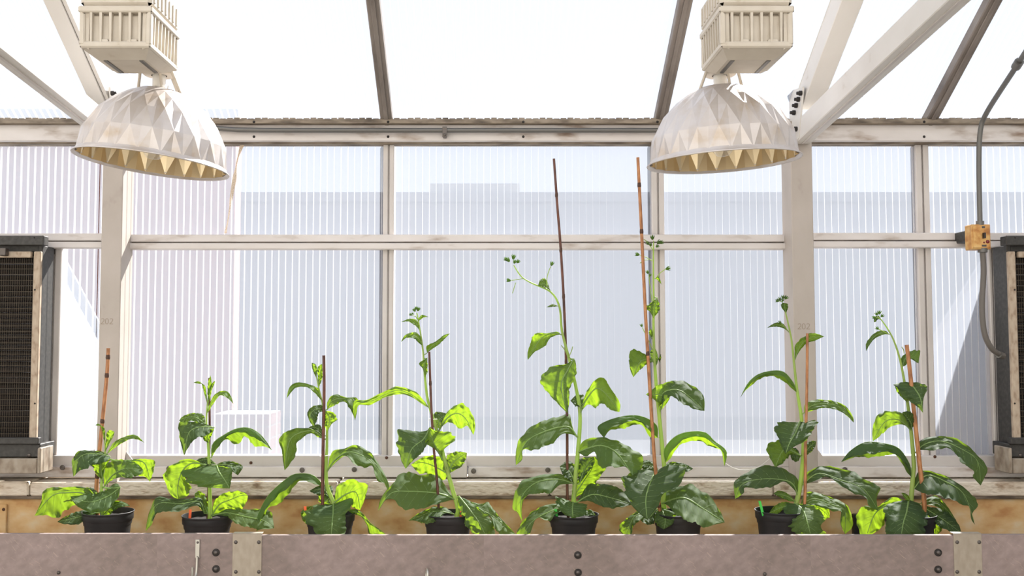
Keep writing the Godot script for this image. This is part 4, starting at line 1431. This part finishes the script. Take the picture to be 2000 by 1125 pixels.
	plant({"label": "tall tobacco plant whose thin flower stem arches over away from dark stake", "at": [970, 480], "zoom": 1.94, "pot": 1120, "rim": 1003.0, "thick": 0.0098,
		"stem": [292, 968, 300, 860, 308, 780, 316, 640, 297, 520, 272, 420, 247, 320, 238, 232, 205, 175, 130, 140, 92, 115, 65, 74],
		"cane": [217, -330, 230, -150, 242, 0, 254, 200, 263, 430, 267, 700, 268, 960], "cane_w": 0.0056, "cane_m": "cane_dark", "cane_z": -0.022, "joints": [0.12, 0.27, 0.38, 0.56], "tag": [223, 998, 232, 1025, 0],
		"buds": [[62, 52, 0.2, 1, 0.006], [50, 60, -0.8, 0.7, 0.006], [42, 54, -1, 0.4, 0.005], [76, 66, 0.7, 0.8, 0.005], [66, 68, 0.3, 0.9, 0.005], [54, 132, -1, 0.1, 0.0055], [206, 76, 0.4, 1, 0.0055]],
		"twigs": [[100, 124, 80, 128, 56, 131], [190, 160, 192, 115, 205, 78], [72, 140, 66, 160, 60, 180], [272, 425, 258, 395, 245, 378], [272, 425, 283, 400, 288, 382], [238, 235, 240, 270, 246, 330]],
		"leaves": [
			["d", 1, [202, 168, 182, 145, 157, 151], [188, 127, 166, 128], [186, 160], "leaf"],
			["d", 1, [234, 229, 212, 227, 189, 233], [212, 221], [212, 232], "leaf"],
			["b", 4, [246, 337, 212, 332, 165, 355, 118, 433], [226, 325, 190, 332, 143, 335, 118, 400], [226, 339, 202, 352, 176, 387, 145, 402], "leaf_young"],
			["f", 7, [292, 430, 270, 470, 245, 530, 268, 634], [260, 449, 205, 459, 166, 508, 200, 562, 240, 607], [299, 440, 300, 490, 277, 540, 276, 592], "leaf"],
			["b", 3, [318, 632, 335, 590, 378, 540, 422, 570, 465, 630], [343, 548, 395, 497, 432, 540, 467, 597], [345, 602, 372, 610, 400, 596, 432, 622], "leaf_young"],
			["d", -3, [318, 622, 312, 585, 279, 587], [341, 580, 310, 561], [326, 617, 300, 607], "leaf_old"],
			["d", 7, [302, 722, 268, 685, 180, 705, 112, 745, 73, 832], [287, 685, 270, 639, 210, 654, 130, 689, 83, 740, 72, 790], [275, 712, 246, 714, 200, 757, 150, 774, 100, 774, 98, 808], "leaf"],
			["d", 8, [308, 782, 390, 757, 455, 785, 515, 870], [330, 739, 400, 725, 470, 747, 535, 784, 554, 805, 547, 847], [340, 798, 372, 780, 385, 828, 440, 842, 488, 838], "leaf"],
			["b", -4, [290, 952, 330, 892, 362, 842, 372, 798], [288, 920, 316, 870, 345, 822], [310, 948, 362, 917, 412, 840, 392, 813], "leaf_young"],
			["d", -1, [314, 902, 336, 842, 369, 800], [308, 860, 317, 808], [347, 857, 370, 827], "leaf_old"],
			["d", -3, [296, 902, 276, 855, 239, 836], [302, 840, 272, 814], [282, 893, 250, 867], "leaf_old"],
			["d", 6, [292, 902, 230, 885, 145, 900, 92, 960, 98, 1047], [240, 865, 150, 872, 83, 905, 60, 990, 80, 1012], [240, 907, 200, 937, 120, 945, 96, 985], "leaf"],
			["d", 8, [290, 985, 212, 1003, 135, 1045, 100, 1100], [240, 974, 150, 997, 100, 1045, 75, 1092], [226, 1017, 196, 1042, 152, 1032, 125, 1092], "leaf"],
			["h", 10, [290, 972, 287, 1000, 290, 1030], [230, 950, 224, 965, 250, 1013], [340, 980, 346, 990, 325, 1024], "leaf"],
			["d", 4, [305, 972, 362, 943, 432, 955, 512, 981], [345, 909, 400, 902, 450, 909, 492, 945], [352, 967, 400, 988, 452, 994], "leaf_old"],
			["d", 3, [298, 985, 340, 1008, 375, 1022], [330, 998, 360, 1002], [320, 1018, 355, 1022], "leaf"],
		]})
	plant({"label": "tallest tobacco plant with upright flower spike beside the tall tan stake", "at": [1120, 440], "zoom": 1.8129, "pot": 1324, "rim": 1001.0, "thick": 0.0098,
		"stem": [318, 985, 325, 900, 320, 840, 306, 700, 291, 540, 284, 400, 284, 250, 283, 130, 284, 55],
		"cane": [228, -240, 234, -120, 240, 0, 256, 330, 270, 570, 282, 760, 290, 862], "cane_w": 0.0068, "cane_m": "cane_tan", "cane_z": 0.035, "joints": [0.08, 0.21, 0.53, 0.93],
		"buds": [[280, 52, -0.1, 1, 0.006], [296, 66, 0.8, 0.7, 0.006], [268, 68, -0.8, 0.6, 0.005], [305, 64, 1, 0.4, 0.005], [276, 74, -0.4, 0.6, 0.0045], [292, 78, 0.6, 0.5, 0.0045], [234, 105, -1, 0.2, 0.0055], [326, 155, 1, 0.2, 0.006], [264, 172, -0.3, 1, 0.0045], [270, 182, 0.2, 1, 0.004], [243, 360, -0.4, 1, 0.004]],
		"twigs": [[278, 125, 255, 112, 236, 106], [290, 190, 308, 168, 326, 156], [278, 270, 272, 220, 267, 178], [280, 440, 262, 400, 244, 362], [265, 122, 250, 124, 236, 134], [283, 90, 262, 60, 250, 50]],
		"leaves": [
			["b", 1, [290, 188, 303, 186, 312, 210], [300, 180], [299, 195], "leaf_young"],
			["b", 2, [297, 258, 287, 292, 283, 329], [275, 274, 251, 292, 270, 306], [306, 285, 300, 307], "leaf"],
			["f", 1, [277, 402, 273, 382, 275, 364], [267, 380], [280, 382], "leaf_young"],
			["b", 3, [284, 482, 240, 480, 212, 538], [250, 454, 215, 442, 197, 465, 202, 512], [263, 492, 238, 510], "leaf"],
			["d", -3, [290, 502, 300, 470, 291, 438], [270, 462, 274, 444], [310, 455, 306, 487], "leaf_old"],
			["d", 6, [302, 642, 320, 592, 382, 587, 464, 657], [315, 563, 380, 549, 432, 572, 460, 602], [332, 617, 350, 605, 390, 632, 430, 652], "leaf_old"],
			["b", 3, [308, 658, 316, 605, 256, 599], [300, 630, 280, 614], [336, 622, 342, 590, 310, 564], "leaf_young"],
			["a", 3, [298, 752, 262, 722, 225, 692, 170, 706, 130, 720, 108, 753], [292, 705, 230, 674, 150, 682, 86, 713], [272, 748, 236, 706, 185, 714, 128, 730], "leaf"],
			["a", 3, [325, 842, 348, 800, 392, 758, 450, 748, 500, 778, 530, 805, 535, 854], [323, 790, 375, 740, 460, 731, 500, 765, 542, 800], [346, 822, 386, 772, 440, 765, 480, 782, 520, 797, 530, 832], "leaf_young"],
			["h", 19, [290, 872, 265, 930, 256, 980, 262, 1044], [230, 864, 176, 895, 184, 952, 215, 1003], [340, 848, 394, 864, 372, 927, 322, 947, 300, 992], "leaf_old"],
			["d", -2, [322, 852, 372, 848, 424, 862], [350, 837, 400, 847], [360, 864, 396, 875], "leaf_old"],
			["d", -3, [300, 872, 268, 848, 232, 848], [290, 842, 255, 832], [270, 870, 245, 862], "leaf_old"],
			["d", 7, [314, 985, 390, 965, 462, 1005, 536, 1052], [330, 938, 422, 922, 482, 960, 520, 1015], [335, 993, 380, 1037, 450, 1066, 502, 1060], "leaf"],
			["d", 6, [262, 1018, 215, 1032, 186, 1100], [232, 1008, 166, 1060, 170, 1090], [237, 1042, 212, 1065, 206, 1095], "leaf"],
			["f", 9, [310, 1000, 325, 1040, 320, 1077], [289, 1025, 291, 1056], [357, 1017, 354, 1053], "leaf"],
			["d", 3, [292, 1005, 266, 1037, 233, 1036], [262, 1012], [284, 1056, 250, 1055], "leaf_old"],
		]})
	plant({"label": "tobacco plant with leaning budded tip above an orange-tan stake by the post", "at": [1420, 560], "zoom": 2.2516, "pot": 1524, "rim": 996.0, "thick": 0.0098,
		"stem": [305, 952, 325, 850, 336, 700, 326, 570, 307, 450, 293, 320, 281, 220, 256, 108, 245, 72],
		"cane": [353, 205, 351, 450, 345, 700, 340, 965], "cane_w": 0.0058, "cane_m": "cane_tan", "cane_z": 0.028, "tag": [143, 942, 160, 985, 0],
		"buds": [[236, 62, -0.6, 0.8, 0.005], [245, 55, 0.1, 1, 0.005], [254, 55, 0.7, 0.8, 0.005], [228, 64, -1, 0.2, 0.0045], [243, 66, 0.2, 1, 0.004], [238, 162, -0.7, 0.5, 0.0045]],
		"twigs": [[270, 196, 255, 178, 240, 164], [248, 75, 240, 66, 230, 64]],
		"leaves": [
			["f", 1, [259, 118, 254, 95, 252, 72], [237, 86, 244, 71], [268, 92, 266, 75], "leaf"],
			["d", 2, [272, 200, 242, 173, 212, 168, 176, 181], [246, 163, 210, 160], [246, 182, 210, 176], "leaf"],
			["b", 1, [299, 322, 320, 265, 362, 228, 427, 219], [298, 262, 320, 234, 365, 204, 402, 209], [316, 288, 346, 252, 386, 237], "leaf_young"],
			["a", 3, [308, 467, 280, 432, 235, 392, 150, 396, 92, 440, 58, 488], [290, 420, 240, 371, 150, 380, 95, 420], [286, 448, 246, 414, 200, 392, 150, 404, 90, 447], "leaf_young"],
			["d", 3, [338, 555, 372, 524, 430, 514, 500, 532, 557, 598], [348, 510, 420, 496, 510, 517, 552, 570], [370, 547, 420, 532, 480, 542, 520, 562], "leaf"],
			["h", 14, [320, 595, 302, 640, 274, 690, 257, 737], [250, 596, 203, 612, 219, 652, 239, 702], [397, 589, 382, 625, 342, 677, 290, 707], "leaf_old"],
			["b", 4, [322, 742, 252, 715, 212, 794], [270, 690, 222, 674, 170, 705, 189, 752], [280, 737, 266, 757, 236, 782], "leaf"],
			["d", -2, [335, 742, 360, 708, 392, 679], [340, 700, 365, 678], [357, 737, 385, 708], "leaf_old"],
			["d", -2, [325, 742, 300, 738, 272, 722], [300, 708], [312, 768, 288, 763], "leaf_old"],
			["d", 7, [308, 912, 282, 862, 200, 845, 110, 852, 60, 875, 36, 934], [312, 850, 270, 811, 220, 789, 150, 792, 80, 821, 31, 860], [290, 887, 250, 857, 200, 880, 130, 889, 78, 882, 73, 907], "leaf_old"],
			["d", 6, [333, 872, 400, 822, 500, 850, 600, 890, 667, 988], [348, 820, 400, 794, 470, 794, 550, 814, 622, 854, 676, 879, 657, 932], [380, 856, 440, 836, 490, 868, 545, 902, 610, 928, 622, 963], "leaf_old"],
			["d", 5, [322, 962, 382, 932, 462, 958, 517, 985, 520, 1088], [350, 904, 430, 916, 500, 944, 534, 970, 554, 1047], [362, 957, 420, 972, 470, 988, 500, 988, 498, 1042], "leaf"],
			["h", 14, [302, 955, 335, 985, 352, 1032, 368, 1092], [250, 954, 253, 1002, 290, 1075, 330, 1092], [382, 964, 427, 1015, 417, 1057, 430, 1085], "leaf"],
			["b", 5, [290, 955, 237, 972, 185, 995], [250, 946, 210, 963], [250, 978, 213, 1003], "leaf_young"],
			["d", 2, [300, 945, 262, 921, 203, 909], [272, 913, 230, 897], [270, 942, 230, 925], "leaf_young"],
			["b", -2, [330, 962, 402, 972, 452, 1015], [380, 944, 442, 965], [390, 993, 422, 1020], "leaf_young"],
		]})
	plant({"label": "tobacco plant with nodding budded tip and thick orange stake leaning beside it", "at": [1630, 590], "zoom": 2.3935, "pot": 1777, "rim": 1003.0, "thick": 0.0098,
		"stem": [358, 930, 368, 800, 370, 750, 355, 580, 335, 430, 311, 290, 281, 190, 250, 128, 218, 82],
		"cane": [337, 200, 352, 320, 372, 520, 400, 780, 420, 955], "cane_w": 0.0085, "cane_m": "cane_tan", "cane_z": 0.03, "joints": [0.76],
		"buds": [[200, 62, -0.5, 0.9, 0.0045], [208, 58, 0.1, 1, 0.005], [216, 70, 0.7, 0.7, 0.0045], [192, 72, -1, 0, 0.0045], [206, 127, -0.8, 0.5, 0.0045]],
		"twigs": [[256, 152, 230, 138, 207, 127], [220, 84, 210, 76, 195, 72], [325, 240, 322, 222, 314, 210]],
		"leaves": [
			["d", 1, [222, 86, 200, 74, 184, 94], [205, 64, 186, 72], [204, 80, 193, 92], "leaf_old"],
			["d", 2, [257, 152, 222, 143, 180, 168, 148, 230], [236, 134, 190, 142, 149, 190], [232, 152, 192, 168, 166, 197], "leaf"],
			["d", -2, [318, 302, 338, 258, 392, 287], [308, 267, 345, 231, 397, 228], [336, 293, 362, 264], "leaf"],
			["h", 12, [352, 377, 378, 410, 402, 452, 413, 518], [330, 373, 280, 385, 310, 432, 347, 460, 388, 490], [398, 375, 432, 400, 416, 452], "leaf_old"],
			["b", 3, [340, 470, 312, 420, 284, 388], [300, 430, 284, 402], [352, 455, 330, 412], "leaf_young"],
			["b", 4, [360, 602, 302, 552, 235, 560, 179, 650], [332, 530, 250, 509, 203, 530, 176, 587], [332, 578, 300, 572, 250, 592, 206, 632], "leaf"],
			["d", 2, [357, 602, 356, 562, 318, 514], [340, 572, 318, 542], [374, 560, 357, 513], "leaf_old"],
			["a", 5, [358, 818, 338, 770, 285, 712, 240, 702, 180, 712, 100, 718, 30, 748], [352, 760, 300, 684, 220, 659, 140, 656, 70, 698], [336, 792, 290, 718, 240, 718, 180, 728, 130, 724, 80, 731], "leaf_old"],
			["d", 6, [380, 702, 422, 665, 500, 650, 600, 690, 668, 745, 683, 858], [385, 660, 440, 631, 520, 629, 600, 654, 682, 730, 714, 780], [402, 692, 470, 692, 530, 682, 575, 717, 590, 752, 652, 792, 646, 815], "leaf_old"],
			["d", 7, [373, 872, 432, 810, 520, 840, 605, 900, 657, 1042], [385, 800, 440, 789, 520, 814, 602, 864, 670, 940, 642, 992], [390, 882, 440, 898, 540, 922, 602, 947, 632, 962, 638, 1012], "leaf_old"],
			["h", 17, [346, 925, 337, 980, 322, 1030, 312, 1090], [280, 934, 228, 970, 243, 1032, 243, 1090], [397, 944, 432, 1000, 427, 1052, 400, 1090], "leaf_old"],
			["b", 4, [332, 930, 262, 945, 192, 985, 150, 1090], [270, 911, 200, 957, 140, 954, 106, 990, 118, 1085], [282, 957, 240, 987, 237, 1027, 195, 1075], "leaf_young"],
			["d", 5, [400, 950, 470, 993, 530, 1033, 592, 1079], [440, 956, 520, 974, 577, 1035], [430, 988, 480, 1043, 540, 1072], "leaf_old"],
			["d", -2, [398, 942, 480, 935, 545, 995, 582, 1055], [470, 904, 530, 960, 567, 1020], [490, 962, 520, 1012], "leaf"],
			["b", 1, [430, 1000, 470, 1040, 470, 1090], [450, 1000, 505, 1040, 495, 1075], [440, 1030, 455, 1070], "leaf_young"],
			["d", 3, [355, 930, 335, 912, 312, 892], [345, 905, 325, 892], [335, 925], "leaf_young"],
		]})


# ---------------------------------------------------------------- outdoors
func outdoors() -> void:
	var mb := MB.new()
	mb.box(Vector3(-45, -0.35, -60), Vector3(45, -0.15, -4.5), 0.0)
	single("ground", mb, M.ground, "pale paved yard outside beyond the glazing", "ground", Vector3(0, -0.15, -30), "structure")
	# long low building whose roof line shows through the upper panes
	var y1 := P(1200, 376, 24.0).y
	var b := thing("long_building", "hazy grey concrete building with level roof line seen through the panes", "building", Vector3(6, -0.15, -26))
	mb = MB.new()
	mb.box(Vector3(P(440, 500, 24.0).x, -0.16, -30), Vector3(24, y1 - 0.25, -24), 0.02)
	part(b, "wall", mb, M.block_grey)
	mb = MB.new()
	mb.box(Vector3(P(440, 500, 24.0).x - 0.1, y1 - 0.25, -30.1), Vector3(24.1, y1, -23.9), 0.02)
	part(b, "parapet", mb, M.block_grey)
	mb = MB.new()
	mb.box(Vector3(P(840, 370, 25).x, y1, -26), Vector3(P(1015, 370, 25).x, P(900, 358, 25).y, -25), 0.02)
	part(b, "roof_box", mb, M.block_grey)
	# brick building on the left
	var k := thing("brick_building", "hazy red brick building filling the view through the left panes", "building", Vector3(-6, -0.15, -12))
	mb = MB.new()
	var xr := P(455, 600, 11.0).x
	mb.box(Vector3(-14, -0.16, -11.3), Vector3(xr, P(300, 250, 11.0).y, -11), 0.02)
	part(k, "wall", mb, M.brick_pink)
	mb = MB.new()
	mb.box(Vector3(-14.1, P(300, 250, 11.0).y, -11.35), Vector3(xr + 0.05, P(300, 250, 11.0).y + 0.2, -10.9), 0.02)
	part(k, "roof_slab", mb, M.block_grey)
	# brick pier close to the glass
	var pr := thing("brick_pier", "low dark red brick pier standing just outside the left wide pane", "pier", Vector3(P(470, 880, 6.5).x, -0.15, -6.6))
	var top := P(470, 808, 6.5).y
	var rows := 16
	var bh := (top + 0.15) / rows
	var xa := P(413, 850, 6.5).x
	var xb := P(526, 850, 6.5).x
	mb = MB.new()
	mb.box(Vector3(xa + 0.006, -0.15, -6.88), Vector3(xb - 0.006, top - 0.004, -6.506), 0.0)
	part(pr, "mortar", mb, M.concrete)
	for r in rows:
		var y0 := -0.15 + r * bh
		var cut := [xa, xa + (xb - xa) * (0.5 if r % 2 == 0 else 0.25), xb] if r % 2 == 0 else [xa, xa + (xb - xa) * 0.25, xa + (xb - xa) * 0.75, xb]
		for i in cut.size() - 1:
			mb = MB.new()
			mb.slab(Vector3(cut[i] + 0.004, y0 + 0.005, -6.88), Vector3(cut[i + 1] - 0.004, y0 + bh - 0.005, -6.5))
			part(pr, "brick", mb, M.brick_dark)


func _ready() -> void:
	rng.seed = 7
	wob.seed = 3
	wob.frequency = 0.02
	wob.fractal_octaves = 3
	# camera
	var cam := Camera3D.new()
	cam.name = "camera"
	add_child(cam)
	cam.position = Vector3(0, EYE, 0)
	cam.rotation.x = PITCH
	cam.near = 0.1
	cam.far = 200.0
	cam.projection = Camera3D.PROJECTION_FRUSTUM
	cam.size = 0.1 * 1125.0 / F
	cam.frustum_offset = Vector2(0.1 * (1000.0 - CX) / F, 0)
	cam.current = true
	# sky and exposure
	var sky := ProceduralSkyMaterial.new()
	sky.sky_top_color = Color(0.68, 0.77, 0.92)
	sky.sky_horizon_color = Color(1.0, 0.995, 0.985)
	sky.sky_curve = 0.25
	sky.ground_bottom_color = Color(0.5, 0.5, 0.5)
	sky.ground_horizon_color = Color(0.8, 0.8, 0.8)
	sky.sun_angle_max = 1.0
	var env := Environment.new()
	env.background_mode = Environment.BG_SKY
	env.sky = Sky.new()
	env.sky.sky_material = sky
	env.background_energy_multiplier = 0.5
	env.tonemap_mode = Environment.TONE_MAPPER_LINEAR
	env.tonemap_exposure = 1.0
	env.sdfgi_enabled = true
	env.ssao_enabled = true
	env.ssil_enabled = true
	var we := WorldEnvironment.new()
	we.name = "world"
	we.environment = env
	add_child(we)
	# sun: behind the wall, high and to the right
	var sun := DirectionalLight3D.new()
	sun.name = "sun"
	add_child(sun)
	var az := deg_to_rad(SUN_AZ)
	var el := deg_to_rad(SUN_EL)
	sun.look_at_from_position(Vector3(sin(az) * cos(el), sin(el), -cos(az) * cos(el)) * 20.0, Vector3.ZERO)
	sun.light_color = Color(1.0, 0.985, 0.965)
	sun.light_energy = 6.2
	sun.light_angular_distance = 0.8
	sun.shadow_enabled = true
	sun.sky_mode = DirectionalLight3D.SKY_MODE_LIGHT_ONLY

	materials()
	shell()
	trusses()
	outdoors()
	bench()
	vent(-1)
	vent(1)
	lamp_pipe()
	lamp(-1)
	lamp(1)
	plants()
	services()
